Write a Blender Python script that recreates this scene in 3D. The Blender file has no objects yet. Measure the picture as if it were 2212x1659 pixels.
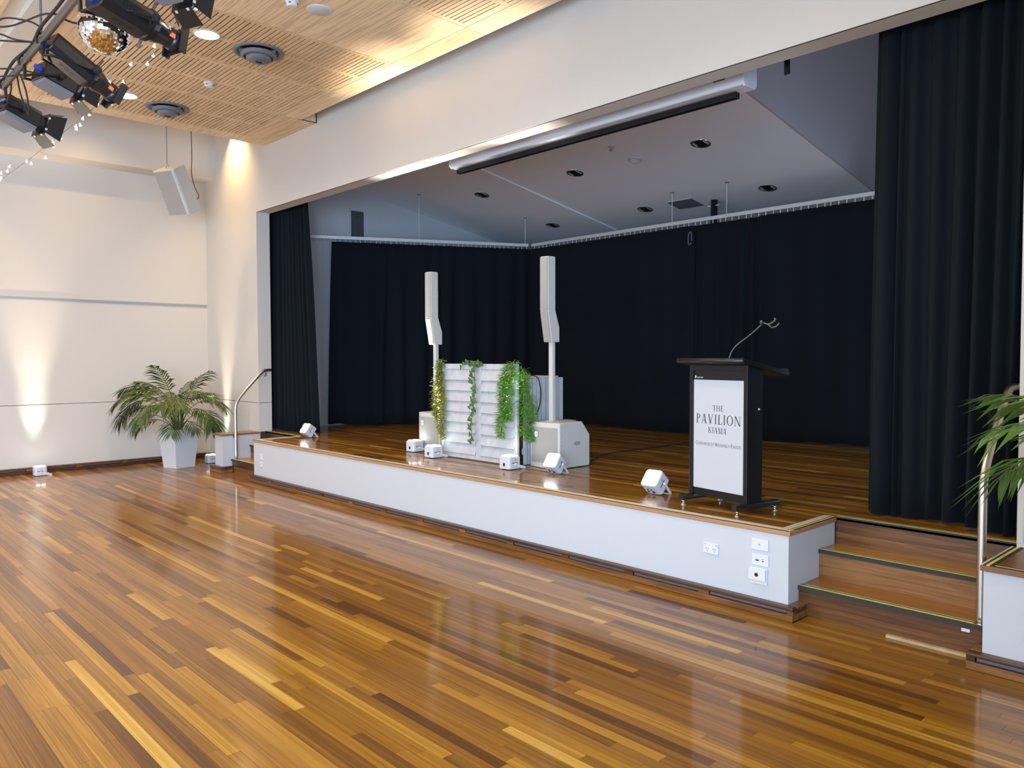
import bpy, bmesh, math, random
from mathutils import Vector, Matrix, Euler
random.seed(7)
PI = math.pi
scene = bpy.context.scene
COL = scene.collection

# ------------------------------------------------------------------ camera
F_PX, YAW, PITCH, ROLL = 1681.37, 0.8176642, -0.0345879, -0.00237495
CAM = Vector((0, 0, 1.58))
_f = Vector((-math.sin(YAW) * math.cos(PITCH), math.cos(YAW) * math.cos(PITCH), math.sin(PITCH)))
_r = Vector((math.cos(YAW), math.sin(YAW), 0))
_u = _r.cross(_f)
CR = _r * math.cos(ROLL) + _u * math.sin(ROLL)
CU = -_r * math.sin(ROLL) + _u * math.cos(ROLL)
cd = bpy.data.cameras.new('camera')
cd.sensor_fit = 'HORIZONTAL'; cd.sensor_width = 36; cd.lens = F_PX * 36 / 2212
cd.clip_start = 0.05; cd.clip_end = 100
cam = bpy.data.objects.new('camera', cd); COL.objects.link(cam)
cm = Matrix((CR, CU, -_f)).transposed().to_4x4(); cm.translation = CAM
cam.matrix_world = cm
scene.camera = cam

# ------------------------------------------------------------------ world, exposure, daylight
world = bpy.data.worlds.new('world'); scene.world = world; world.use_nodes = True
bgn = world.node_tree.nodes['Background']
bgn.inputs[0].default_value = (0.75, 0.86, 1.0, 1); bgn.inputs[1].default_value = 0.9
vs = scene.view_settings
vs.view_transform = 'Standard'; vs.look = 'None'; vs.exposure = 0.08; vs.gamma = 1.0
vs.use_curve_mapping = False
scene.display_settings.display_device = 'sRGB'

def lamp(name, kind, loc, rot, energy, color, parent=None, **kw):
    l = bpy.data.lights.new(name, kind); l.energy = energy; l.color = color
    for k, v in kw.items(): setattr(l, k, v)
    o = bpy.data.objects.new(name, l); COL.objects.link(o)
    o.location = loc; o.rotation_euler = rot
    if parent: o.parent = parent
    return o

DAY = (0.90, 0.95, 1.0); BLUE = (0.48, 0.70, 1.0)
WIN_BACK = [(-10.6, -8.2), (-7.4, -5.0), (-4.2, -1.8)]          # x spans of the windows in the rear wall
WIN_RIGHT = [(-6.6, -4.2), (-3.4, -1.0), (-.3, 1.7)]                         # y spans of the windows in the side wall
for a, b in WIN_BACK:
    lamp('window_daylight', 'AREA', ((a + b) / 2, -8.62, 1.75), (PI / 2, 0, 0), 135, DAY, shape='RECTANGLE', size=b - a - .1, size_y=2.5)
for a, b in WIN_RIGHT:
    lamp('window_daylight', 'AREA', (0.72, (a + b) / 2, 1.75), (PI / 2, 0, PI / 2), 130 if b > 1 else 560, BLUE, shape='RECTANGLE', size=b - a - .1, size_y=2.5)
WIN_STAGE = (6.3, 8.3, .9, 2.9)                                  # window in the right wing of the stage, behind the drape
lamp('window_daylight', 'AREA', (-.33, 7.3, 1.9), (PI / 2, 0, PI / 2), 34, BLUE, shape='RECTANGLE', size=1.9, size_y=1.9)

# ------------------------------------------------------------------ helpers
class MB:
    def __init__(s): s.v = []; s.f = []
    def add(s, vs_, fs):
        n = len(s.v); s.v += [tuple(x) for x in vs_]; s.f += [tuple(i + n for i in q) for q in fs]; return s
    def box(s, x0, x1, y0, y1, z0, z1, M=None):
        p = [Vector((x, y, z)) for z in (z0, z1) for y in (y0, y1) for x in (x0, x1)]
        if M: p = [M @ q for q in p]
        return s.add(p, [(0, 2, 3, 1), (4, 5, 7, 6), (0, 1, 5, 4), (2, 6, 7, 3), (0, 4, 6, 2), (1, 3, 7, 5)])
    def prism(s, poly, d0, d1, axis='x', M=None):
        """poly in the plane normal to axis, extruded from d0 to d1 along it"""
        def P(a, b, d):
            return Vector((d, a, b)) if axis == 'x' else Vector((a, d, b)) if axis == 'y' else Vector((a, b, d))
        n = len(poly)
        p = [P(a, b, d0) for a, b in poly] + [P(a, b, d1) for a, b in poly]
        if M: p = [M @ q for q in p]
        fs = [tuple(range(n)), tuple(range(2 * n - 1, n - 1, -1))] + [(i, i + n, (i + 1) % n + n, (i + 1) % n) for i in range(n)]
        return s.add(p, fs)
    def tube(s, path, r, n=8, cap=True, M=None):
        path = [Vector(p) for p in path]; k = len(path)
        rs = r if isinstance(r, (list, tuple)) else [r] * k
        rings = []; prev = None
        for i, p in enumerate(path):
            d = (path[min(i + 1, k - 1)] - path[max(i - 1, 0)]).normalized()
            if prev is None:
                a = Vector((0, 0, 1)) if abs(d.z) < .9 else Vector((1, 0, 0))
                u = d.cross(a).normalized()
            else:
                u = (prev - d * prev.dot(d)).normalized()
            prev = u; w = d.cross(u)
            rings.append([p + (u * math.cos(2 * PI * j / n) + w * math.sin(2 * PI * j / n)) * rs[i] for j in range(n)])
        vs_ = [q for g in rings for q in g]
        if M: vs_ = [M @ q for q in vs_]
        fs = [(i * n + j, i * n + (j + 1) % n, (i + 1) * n + (j + 1) % n, (i + 1) * n + j) for i in range(k - 1) for j in range(n)]
        if cap: fs += [tuple(range(n - 1, -1, -1)), tuple(range((k - 1) * n, k * n))]
        return s.add(vs_, fs)
    def lathe(s, prof, n=24, M=None, close=True):
        """prof: list of (radius, z), turned about local z"""
        k = len(prof)
        vs_ = [Vector((r * math.cos(2 * PI * j / n), r * math.sin(2 * PI * j / n), z)) for r, z in prof for j in range(n)]
        if M: vs_ = [M @ q for q in vs_]
        fs = [(i * n + j, i * n + (j + 1) % n, (i + 1) * n + (j + 1) % n, (i + 1) * n + j) for i in range(k - 1) for j in range(n)]
        if close: fs += [tuple(range(n - 1, -1, -1)), tuple(range((k - 1) * n, k * n))]
        return s.add(vs_, fs)
    def build(s, name, m, parent=None, smooth=False, bevel=0, seg=2, loc=None, rot=None, fix=True):
        me = bpy.data.meshes.new(name); me.from_pydata(s.v, [], s.f)
        if fix:
            b = bmesh.new(); b.from_mesh(me); bmesh.ops.recalc_face_normals(b, faces=b.faces); b.to_mesh(me); b.free()
        if smooth:
            for p in me.polygons: p.use_smooth = True
        me.materials.append(m)
        o = bpy.data.objects.new(name, me); COL.objects.link(o)
        if parent: o.parent = parent
        if loc: o.location = loc
        if rot: o.rotation_euler = rot
        if bevel:
            d = o.modifiers.new('bevel', 'BEVEL'); d.width = bevel; d.segments = seg; d.limit_method = 'ANGLE'; d.angle_limit = 0.6
            d.harden_normals = False
        if smooth and not bevel:
            pass
        return o

def auto_smooth(o, ang=0.7):
    me = o.data
    for p in me.polygons: p.use_smooth = True
    b = bmesh.new(); b.from_mesh(me)
    for e in b.edges:
        if len(e.link_faces) == 2 and e.calc_face_angle(0) > ang: e.smooth = False
    b.to_mesh(me); b.free()
    return o

def tag(o, label=None, cat=None, group=None, kind=None):
    if label: o['label'] = label
    if cat: o['category'] = cat
    if group: o['group'] = group
    if kind: o['kind'] = kind
    return o
def thing(name, label, cat, loc=(0, 0, 0), rotz=0, group=None):
    o = bpy.data.objects.new(name, None); COL.objects.link(o)
    o.empty_display_size = .1; o.location = loc; o.rotation_euler = (0, 0, rotz)
    return tag(o, label, cat, group)
def share(o, parent, loc=(0, 0, 0), rot=(0, 0, 0), scale=(1, 1, 1)):
    c = o.copy(); COL.objects.link(c); c.parent = parent; c.location = loc; c.rotation_euler = rot; c.scale = scale
    return c
def smoothpath(pts, n=8):
    """Catmull-Rom through the points"""
    pts = [Vector(p) for p in pts]; out = []
    for i in range(len(pts) - 1):
        p0 = pts[max(i - 1, 0)]; p1 = pts[i]; p2 = pts[i + 1]; p3 = pts[min(i + 2, len(pts) - 1)]
        for j in range(n):
            t = j / n
            out.append(.5 * ((2 * p1) + (p2 - p0) * t + (2 * p0 - 5 * p1 + 4 * p2 - p3) * t * t + (3 * p1 - p0 - 3 * p2 + p3) * t ** 3))
    return out + [pts[-1]]
def rounded(w, h, r, n=4):
    out = []
    for cx, cy, a0 in ((w / 2 - r, h / 2 - r, 0), (-w / 2 + r, h / 2 - r, PI / 2), (-w / 2 + r, -h / 2 + r, PI), (w / 2 - r, -h / 2 + r, 1.5 * PI)):
        for j in range(n + 1):
            a = a0 + PI / 2 * j / n; out.append((cx + r * math.cos(a), cy + r * math.sin(a)))
    return out

# ------------------------------------------------------------------ materials
def mat(name, color, rough=.5, metal=0, spec=.5, emit=None, estr=0, noise=0, nscale=20, bump=0, bscale=60, coat=0, sheen=0, trans=0):
    m = bpy.data.materials.new(name); m.use_nodes = True
    nt = m.node_tree; p = nt.nodes['Principled BSDF']
    p.inputs['Base Color'].default_value = (*color, 1); p.inputs['Roughness'].default_value = rough
    p.inputs['Metallic'].default_value = metal; p.inputs['Specular IOR Level'].default_value = spec
    if coat: p.inputs['Coat Weight'].default_value = coat; p.inputs['Coat Roughness'].default_value = .08
    if sheen: p.inputs['Sheen Weight'].default_value = sheen
    if trans: p.inputs['Subsurface Weight'].default_value = trans
    if emit: p.inputs['Emission Color'].default_value = (*emit, 1); p.inputs['Emission Strength'].default_value = estr
    if noise or bump:
        tc = nt.nodes.new('ShaderNodeNewGeometry')
        nz = nt.nodes.new('ShaderNodeTexNoise'); nz.inputs['Scale'].default_value = nscale; nz.inputs['Detail'].default_value = 4
        nt.links.new(tc.outputs['Position'], nz.inputs['Vector'])
        if noise:
            mx = nt.nodes.new('ShaderNodeMixRGB'); mx.blend_type = 'MULTIPLY'; mx.inputs[0].default_value = 1
            cr = nt.nodes.new('ShaderNodeValToRGB')
            cr.color_ramp.elements[0].position = .3; cr.color_ramp.elements[1].position = .7
            lo = 1 - noise
            cr.color_ramp.elements[0].color = (lo, lo, lo, 1); cr.color_ramp.elements[1].color = (1, 1, 1, 1)
            nt.links.new(nz.outputs['Fac'], cr.inputs[0]); mx.inputs[1].default_value = (*color, 1)
            nt.links.new(cr.outputs[0], mx.inputs[2]); nt.links.new(mx.outputs[0], p.inputs['Base Color'])
        if bump:
            n2 = nt.nodes.new('ShaderNodeTexNoise'); n2.inputs['Scale'].default_value = bscale
            nt.links.new(tc.outputs['Position'], n2.inputs['Vector'])
            bp = nt.nodes.new('ShaderNodeBump'); bp.inputs['Strength'].default_value = bump; bp.inputs['Distance'].default_value = .01
            nt.links.new(n2.outputs['Fac'], bp.inputs['Height']); nt.links.new(bp.outputs[0], p.inputs['Normal'])
    return m

def wood(name, ramp, stretch=(1.2, 26, 26), rough=.3, tone=True, grain=.55, spec=.5, figure=True, coat=0):
    """timber: a tone per board (face attribute) picks the base colour, stretched noise gives grain and figure"""
    m = bpy.data.materials.new(name); m.use_nodes = True
    nt = m.node_tree; N = nt.nodes; L = nt.links; p = N['Principled BSDF']
    p.inputs['Roughness'].default_value = rough; p.inputs['Specular IOR Level'].default_value = spec
    if coat: p.inputs['Coat Weight'].default_value = coat; p.inputs['Coat Roughness'].default_value = .10; p.inputs['Coat IOR'].default_value = 1.5
    geo = N.new('ShaderNodeNewGeometry')
    if tone:
        at = N.new('ShaderNodeAttribute'); at.attribute_name = 'tone'; fac = at.outputs['Fac']
    else:
        oi = N.new('ShaderNodeObjectInfo'); fac = oi.outputs['Random']
    mp = N.new('ShaderNodeMapping'); mp.inputs['Scale'].default_value = stretch
    off = N.new('ShaderNodeVectorMath'); off.operation = 'SCALE'; off.inputs[0].default_value = (37, 53, 71); L.new(fac, off.inputs['Scale'])
    L.new(off.outputs[0], mp.inputs['Location']); L.new(geo.outputs['Position'], mp.inputs['Vector'])
    nz = N.new('ShaderNodeTexNoise'); nz.inputs['Scale'].default_value = 1; nz.inputs['Detail'].default_value = 5; nz.inputs['Distortion'].default_value = 1.2 if figure else .2
    L.new(mp.outputs[0], nz.inputs['Vector'])
    mp2 = N.new('ShaderNodeMapping'); mp2.inputs['Scale'].default_value = tuple(a * b for a, b in zip(stretch, (1.5, 7, 7)))
    L.new(off.outputs[0], mp2.inputs['Location']); L.new(geo.outputs['Position'], mp2.inputs['Vector'])
    n2 = N.new('ShaderNodeTexNoise'); n2.inputs['Scale'].default_value = 1; n2.inputs['Detail'].default_value = 3
    L.new(mp2.outputs[0], n2.inputs['Vector'])
    # tone + figure -> ramp position
    a1 = N.new('ShaderNodeMath'); a1.operation = 'MULTIPLY_ADD'; a1.inputs[1].default_value = grain; L.new(nz.outputs['Fac'], a1.inputs[0])
    sub = N.new('ShaderNodeMath'); sub.operation = 'SUBTRACT'; sub.inputs[1].default_value = grain * .5; L.new(fac, sub.inputs[0])
    L.new(sub.outputs[0], a1.inputs[2])
    cr = N.new('ShaderNodeValToRGB'); e = cr.color_ramp.elements
    while len(e) < len(ramp): e.new(.5)
    for i, (pos, c) in enumerate(ramp): e[i].position = pos; e[i].color = (*c, 1)
    L.new(a1.outputs[0], cr.inputs[0])
    mx = N.new('ShaderNodeMixRGB'); mx.blend_type = 'MULTIPLY'; mx.inputs[0].default_value = .5
    c2 = N.new('ShaderNodeValToRGB'); c2.color_ramp.elements[0].position = .35; c2.color_ramp.elements[0].color = (.5, .45, .4, 1); c2.color_ramp.elements[1].position = .55
    c2.color_ramp.elements[1].color = (1, 1, 1, 1)
    L.new(n2.outputs['Fac'], c2.inputs[0]); L.new(cr.outputs[0], mx.inputs[1]); L.new(c2.outputs[0], mx.inputs[2])
    L.new(mx.outputs[0], p.inputs['Base Color'])
    return m

M = {}
M['wall'] = mat('painted_plaster', (.64, .605, .55), .6, spec=.35, bump=.02, bscale=140)
M['white'] = mat('white_gloss_paint', (.575, .60, .635), .38)
M['gap'] = mat('dark_joint', (.05, .045, .04), .9)
M['floor'] = wood('polished_floor_boards', [(0, (.105, .036, .004)), (.3, (.205, .078, .006)), (.55, (.32, .138, .009)), (.8, (.47, .235, .020)), (1, (.62, .365, .065))], stretch=(.8, 52, 52), rough=.4, grain=.85, spec=.18, coat=.6)
M['jarrah'] = wood('red_brown_hardwood', [(0, (.045, .015, .005)), (.45, (.115, .043, .012)), (.75, (.20, .082, .022)), (1, (.30, .135, .042))], stretch=(1.6, 30, 30), rough=.35, tone=False, grain=1.3)
M['cap'] = wood('oiled_timber_edge', [(0, (.22, .09, .035)), (.5, (.34, .16, .065)), (1, (.5, .27, .12))], stretch=(1.5, 30, 30), rough=.35, tone=False, grain=.6)
M['ply'] = wood('hoop_pine_plywood', [(0, (.76, .545, .315)), (.5, (.85, .635, .385)), (1, (.90, .71, .46))], stretch=(1.5, 7, 7), rough=.5, tone=False, grain=.75, spec=.3)
M['void'] = mat('dark_void_lining', (.025, .012, .005), .95)
M['curtain'] = mat('black_drape', (.0085, .0125, .0155), .95, spec=.1, sheen=.02)
M['curtain_navy'] = mat('navy_black_drape', (.0078, .0108, .0150), .95, spec=.1, sheen=.02)
M['stage_paint'] = mat('stage_plaster', (.50, .53, .56), .7, spec=.3)
M['stage_ceil'] = mat('stage_ceiling_paint', (.84, .85, .90), .75, spec=.3)
M['ceil_shade'] = mat('shaded_ceiling_paint', (.52, .45, .47), .75, spec=.3)  # stage ceiling paint with its dimmer light darkened into the colour
M['alu'] = mat('pale_anodised_aluminium', (.62, .63, .64), .4, metal=.3)
M['railgrey'] = mat('grey_metal_rail', (.40, .41, .43), .35, metal=.3)
M['steel'] = mat('brushed_stainless_steel', (.62, .60, .57), .28, metal=1)
M['chrome'] = mat('chrome', (.85, .85, .87), .08, metal=1)
M['black'] = mat('satin_black', (.007, .0085, .010), .42, spec=.35)
M['blackgloss'] = mat('black_powdercoat', (.016, .017, .018), .3)
M['fixture'] = mat('black_enamel_housing', (.008, .009, .011), .4, spec=.4)
M['rubber'] = mat('black_rubber', (.015, .015, .015), .8)
M['yellow'] = mat('yellow_safety_strip', (.80, .74, .12), .5)
M['cream'] = mat('cream_grip_strip', (.66, .61, .47), .6)
M['dkstrip'] = mat('charcoal_grip_strip', (.03, .03, .028), .7)
M['greybar'] = mat('blue_grey_vent_bar', (.10, .115, .15), .4, metal=.2)
M['plastic'] = mat('white_plastic', (.72, .73, .75), .35)
M['casing'] = mat('white_lamp_casing', (.66, .675, .71), .35)
M['ivory'] = mat('ivory_speaker_paint', (.60, .59, .555), .5)
M['grille'] = mat('speaker_grille_mesh', (.40, .385, .35), .5, metal=.2)
M['led'] = mat('lit_led_lens', (1, 1, 1), .3, emit=(.97, .98, 1), estr=14)
M['blue_screen'] = mat('blue_display', (.02, .06, .4), .3, emit=(.05, .15, .9), estr=.8)
M['navy_screen'] = mat('dark_blue_display', (.02, .035, .12), .25)
M['downlight'] = mat('lit_diffuser', (1, 1, 1), .5, emit=(1, .97, .92), estr=5)
M['pot'] = mat('white_glazed_planter', (.72, .73, .75), .25)
M['leaf'] = mat('palm_leaf', (.075, .125, .020), .42, noise=.5, nscale=6)
M['leaf_b'] = mat('fresh_palm_leaf', (.115, .235, .030), .4, noise=.45, nscale=6)
M['leaf_y'] = mat('yellow_green_leaf', (.40, .42, .07), .5, noise=.4, nscale=30)
M['leaf_g'] = mat('bright_green_leaf', (.20, .46, .045), .45, noise=.4, nscale=30)
M['ivy'] = mat('ivy_leaf', (.095, .19, .045), .5, noise=.5, nscale=40)
M['stem'] = mat('green_stem', (.10, .14, .03), .6)
M['soil'] = mat('dark_potting_soil', (.02, .014, .009), .95)
M['shabby'] = mat('whitewashed_timber', (.58, .595, .63), .6, noise=.16, nscale=14)
M['sign'] = mat('white_sign_board', (.58, .60, .645), .35)
M['ink'] = mat('dark_brown_print', (.06, .05, .055), .6)
M['whiteprint'] = mat('white_print', (.8, .8, .8), .5)
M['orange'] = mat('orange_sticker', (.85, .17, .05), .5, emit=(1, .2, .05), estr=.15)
M['bluecon'] = mat('blue_power_connector', (.02, .06, .55), .4)
M['mirror'] = mat('mirror_tile', (.9, .9, .92), .04, metal=1)
M['galv'] = mat('worn_steel_pipe', (.16, .155, .15), .5, metal=.7)
M['vent'] = mat('grey_diffuser', (.16, .175, .20), .5)
M['warmbulb'] = mat('fairy_light_bulb', (1, .9, .7), .3, emit=(1, .93, .8), estr=3)
M['clearwire'] = mat('thin_brown_wire', (.25, .20, .15), .5)
M['ledred'] = mat('red_indicator', (.55, .2, .22), .5)

def set_tone(o, v):
    a = o.data.attributes.new('tone', 'FLOAT', 'FACE')
    for i in range(len(o.data.polygons)): a.data[i].value = v if not isinstance(v, (list, tuple)) else v[i]

# ------------------------------------------------------------------ room shell
XL, XR, YW, YB = -12.28, 0.60, 4.92, -8.5      # left wall, right wall, stage wall face, rear wall
OL, OR, OT, OD = -10.49, -1.20, 3.625, 5.11    # stage opening: left, right, top, back of reveal
SZ = 0.53                                      # stage height
ZR = 4.49                                      # underside of the timber ceiling
ZU = 5.30                                      # plaster ceiling above it
AY, AXL, AXR = 4.385, -9.52, -2.25             # apron front and ends
EDGE = 5.005                                   # stage edge above the steps

def struct(name, mb, m, label=None, **kw):
    o = mb.build(name, m, **kw); o['kind'] = 'structure'
    if label: o['label'] = label
    return o

# floor: joists board + planks
floor = struct('floor', MB().box(XL - .2, XR + .2, YB - .2, 5.2, -.12, -.022), M['floor'], 'polished golden brown hardwood strip floor of the hall')
set_tone(floor, .4)

def proj(p):
    d = Vector(p) - CAM; z = d.dot(_f)
    if z < .15: z = .15
    return (F_PX * d.dot(CR) / z + 1106, -F_PX * d.dot(CU) / z + 829.5)
def shown_area(x0, x1, y0, y1, z):
    pts = []
    for p in ((x0, y0), (x1, y0), (x1, y1), (x0, y1)):
        if (Vector((p[0], p[1], z)) - CAM).dot(_f) < .3: return 0
        a, b = proj((p[0], p[1], z)); pts.append((min(max(a, 0), 2212), min(max(b, 0), 1659)))
    return abs(sum(pts[i][0] * pts[(i + 1) % 4][1] - pts[(i + 1) % 4][0] * pts[i][1] for i in range(4))) / 2

def planks(parent, rows, z, thick, name, seed, top=300, w=.055):
    """rows: list of (y0, x0, x1); boards of random length with hairline joints; the biggest in view are single boards"""
    rnd = random.Random(seed); allp = []
    for y0, xa, xb in rows:
        x = xa - rnd.random() * 1.2
        prev = None
        while x < xb:
            l = rnd.choice((.45, .7, .95, 1.25, 1.6, 2.0)) * (.85 + .3 * rnd.random())
            x0, x1 = max(x, xa), min(x + l, xb)
            if x1 - x0 > .02:
                t = min(.97, max(.02, rnd.gauss(.46, .13)))
                if rnd.random() < .06: t = .78 + .16 * rnd.random()
                if rnd.random() < .06: t = .03 + .07 * rnd.random()
                allp.append((x0 + .0006, x1 - .0006, y0 + .0004, y0 + w - .0004, t))
            x += l
    allp.sort(key=lambda q: -shown_area(*q[:4], z))
    for q in allp[:top]:
        b = MB().box(q[0], q[1], q[2], q[3], z - thick, z).build(name, M['floor'], parent, fix=False)
        set_tone(b, q[4])
    mb = MB(); tones = []
    for q in allp[top:]:
        mb.box(q[0], q[1], q[2], q[3], z - thick, z); tones += [q[4]] * 6
    if tones:
        b = mb.build(name + 's', M['floor'], parent, fix=False); set_tone(b, tones); b['kind'] = 'stuff'

BW = .055
rows = []
y = 4.33
while y > -3.0:
    y -= BW; rows.append((y, XL + .03, XR - .01))
y = 4.33
while y < 4.9:                                   # strips in the two step recesses and beside the end blocks
    rows.append((y, XL + .03, -10.74))
    if y < 4.5: rows += [(y, -10.47, AXL - .06), (y, AXR + .06, -1.27)]
    y += BW
planks(floor, rows, 0, .02, 'plank', 11)

# left wall: panels with a groove at dado height and a metal rail
wl = struct('wall_left', MB().box(XL - .2, XL - .012, YB - .2, 5.11, -.1, ZU + .1), M['gap'], 'cream painted left wall of the hall')
for z0, z1 in ((0, .936), (.943, 2.41), (2.41, ZU)):
    MB().box(XL - .015, XL, YB, YW, z0, z1).build('wall_panel', M['wall'], wl)
MB().box(XL - .005, XL + .012, YB, YW - .01, 2.378, 2.415).build('picture_rail', M['railgrey'], wl, bevel=.003)
tr = struct('trim_1', MB().box(XL, -11.89, YB, YW, 4.31, ZU), M['wall'], 'plaster bulkhead along the top of the left wall')

# stage wall with its opening
wf = struct('wall_front', MB().box(XL - .2, OL - .02, YW + .012, OD, 0, ZU + .1).box(OR + .02, XR + .2, YW + .012, OD, 0, ZU + .1).box(OL - .02, OR + .02, YW + .012, OD, OT + .02, ZU + .1),
            M['gap'], 'cream painted stage wall around the stage opening')
for z0, z1 in ((0, .936), (.943, ZU)):
    MB().box(XL, OL - .001, YW, YW + .013, z0, z1).build('wall_panel', M['wall'], wf)
    MB().box(OR + .001, XR, YW, YW + .013, z0, z1).build('wall_panel', M['wall'], wf)
MB().box(OL - .001, OR + .001, YW, YW + .013, OT, ZU).build('wall_panel', M['wall'], wf)
MB().box(OL - .03, OL, YW + .0005, OD, SZ, .936).box(OL - .03, OL, YW + .0005, OD, .943, OT).build('reveal_lining', M['wall'], wf)
MB().box(OR, OR + .03, YW + .0005, OD, SZ, OT).build('reveal_lining', M['wall'], wf)
MB().box(OL - .03, OR + .03, YW + .0005, OD, OT, OT + .03).build('reveal_lining', M['wall'], wf)
arch = struct('trim_2', MB().box(OL - .032, OL - .001, YW - .006, YW, .56, OT + .033).box(OR + .001, OR + .032, YW - .006, YW, .56, OT + .033).box(OL - .001, OR + .001, YW - .006, YW, OT + .0005, OT + .033),
              M['wall'], 'flat painted architrave band around the stage opening')

# other hall walls with windows (behind the camera)
def holed(name, label, along, fixed, thick, spans, a0, a1, z0=.5, z1=3.0):
    mb = MB()
    def bx(p, q, lo, hi):
        if along == 'x': mb.box(p, q, fixed - thick, fixed, lo, hi)
        else: mb.box(fixed, fixed + thick, p, q, lo, hi)
    bx(a0, a1, 0, z0); bx(a0, a1, z1, ZU + .1)
    e = a0
    for p, q in spans: bx(e, p, z0, z1); e = q
    bx(e, a1, z0, z1)
    return struct(name, mb, M['wall'], label)
wb = holed('wall_back', 'cream painted rear wall of the hall', 'x', YB, .12, WIN_BACK, XL - .2, XR + .2)
wr = holed('wall_right', 'cream painted right wall of the hall', 'y', XR, .12, WIN_RIGHT, YB - .12, 5.11)
n = 0
for a, b in WIN_BACK:
    n += 1
    struct('window_%d' % n, MB().box(a, a + .06, YB - .08, YB - .02, .5, 3.0).box(b - .06, b, YB - .08, YB - .02, .5, 3.0).box(a + .06, b - .06, YB - .08, YB - .02, .5, .56).box(a + .06, b - .06, YB - .08, YB - .02, 2.94, 3.0).box((a + b) / 2 - .03, (a + b) / 2 + .03, YB - .08, YB - .02, .56, 2.94), M['alu'], 'aluminium framed window in the rear wall')
for a, b in WIN_RIGHT:
    n += 1
    struct('window_%d' % n, MB().box(XR + .02, XR + .08, a, a + .06, .5, 3.0).box(XR + .02, XR + .08, b - .06, b, .5, 3.0).box(XR + .02, XR + .08, a + .06, b - .06, .5, .56).box(XR + .02, XR + .08, a + .06, b - .06, 2.94, 3.0).box(XR + .02, XR + .08, (a + b) / 2 - .03, (a + b) / 2 + .03, .56, 2.94), M['alu'], 'aluminium framed window in the right wall')

# plaster ceiling above, timber ceiling below it
struct('ceiling', MB().box(XL - .2, XR + .2, YB - .2, 5.11, ZU, ZU + .12), M['wall'], 'white plaster ceiling above the timber raft')
raft = tag(bpy.data.objects.new('ceiling_raft', None), 'suspended plywood ceiling with rows of slots', None, None, 'structure'); COL.objects.link(raft)
JX = [-9.93, -8.785, -7.65, -6.505, -5.37, -4.225, -3.085, -1.94, -.80, XR]
Y0, Y1, YE = 2.167, 4.483, 4.70                # slotted field and front edge
def slot_panel(xa, xb, y0, y1):
    mb = MB(); g = .004; xa += g; xb -= g; y0 += g; y1 -= g; z0, z1 = ZR, ZR + .010
    mid = (xa + xb) / 2; mar = .045; cen = .03; pitch = .0475; sw = .0145
    mb.box(xa, xa + mar, y0, y1, z0, z1).box(xb - mar, xb, y0, y1, z0, z1).box(mid - cen, mid + cen, y0, y1, z0, z1)
    for c, (p, q) in enumerate(((xa + mar, mid - cen), (mid + cen, xb - mar))):
        yy = y0; first = y0 + .04 + (pitch / 2 if c else 0)
        k = 0
        while True:
            s0 = first + k * pitch
            if s0 + sw > y1 - .03:
                mb.box(p, q, yy, y1, z0, z1); break
            mb.box(p, q, yy, s0, z0, z1); yy = s0 + sw; k += 1
    return mb
for i in range(len(JX) - 1):
    xa, xb = JX[i], JX[i + 1]
    plain = (i == 3 or i == 7)
    if plain: MB().box(xa + .0025, xb - .0025, Y0 + .0025, Y1 - .0025, ZR, ZR + .018).build('plain_panel', M['ply'], raft)
    else: slot_panel(xa, xb, Y0, Y1).build('slotted_panel', M['ply'], raft)
    MB().box(xa + .0025, xb - .0025, Y1 + .0025, YE if xa > -9 else YW - .004, ZR, ZR + .018).build('edge_panel', M['ply'], raft)
    MB().box(xa + .0025, xb - .0025, 1.82, Y0 - .0025, ZR, ZR + .018).build('edge_panel', M['ply'], raft)
MB().box(-10.20, JX[0] - .0025, 1.82, 2.165, ZR, ZR + .018).build('edge_panel', M['ply'], raft)
MB().box(-10.20, JX[0] - .0025, 2.1695, Y1 - .0025, ZR, ZR + .018).build('edge_panel', M['ply'], raft)
MB().box(-10.20, JX[0] - .0025, Y1 + .0025, YW - .004, ZR, ZR + .018).build('edge_panel', M['ply'], raft)
MB().box(-10.19, XR, 1.83, YE - .01, ZR + .05, ZR + .06).build('felt_backing', M['void'], raft)
MB().box(-10.20, -10.185, 1.82, YW - .004, ZR + .019, ZR + .22).build('side_board', M['ply'], raft)
MB().box(-8.80, -8.785, YE + .001, YW - .006, ZR + .019, ZR + .30).build('side_board', M['ply'], raft)
MB().box(-8.787, -8.779, YE - .03, YW - .004, ZR - .004, ZR + .004).box(-8.787, -8.779, YW - .012, YW - .004, ZR + .004, ZR + .12).build('shadow_bead', M['black'], raft)
MB().box(-8.78, XR, YE + .0005, YE + .012, ZR - .002, ZR + .20).build('edge_bead', M['white'], raft)
# white beam between the rafts, and the next raft towards the rear
struct('trim_3', MB().box(-11.88, XR, 1.55, 1.815, ZR - .03, ZU).box(-11.88, XR, 1.44, 1.5495, ZR + .03, ZU), M['wall'], 'white plaster beam between two timber ceiling rafts')
for k, (ya, yb) in enumerate(((-2.2, 1.43), (-6.2, -2.6))):
    for i in range(len(JX) - 1):
        MB().box(JX[i] + .0025, JX[i + 1] - .0025, ya, yb, ZR, ZR + .018).build('plain_panel', M['ply'], raft)

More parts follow.
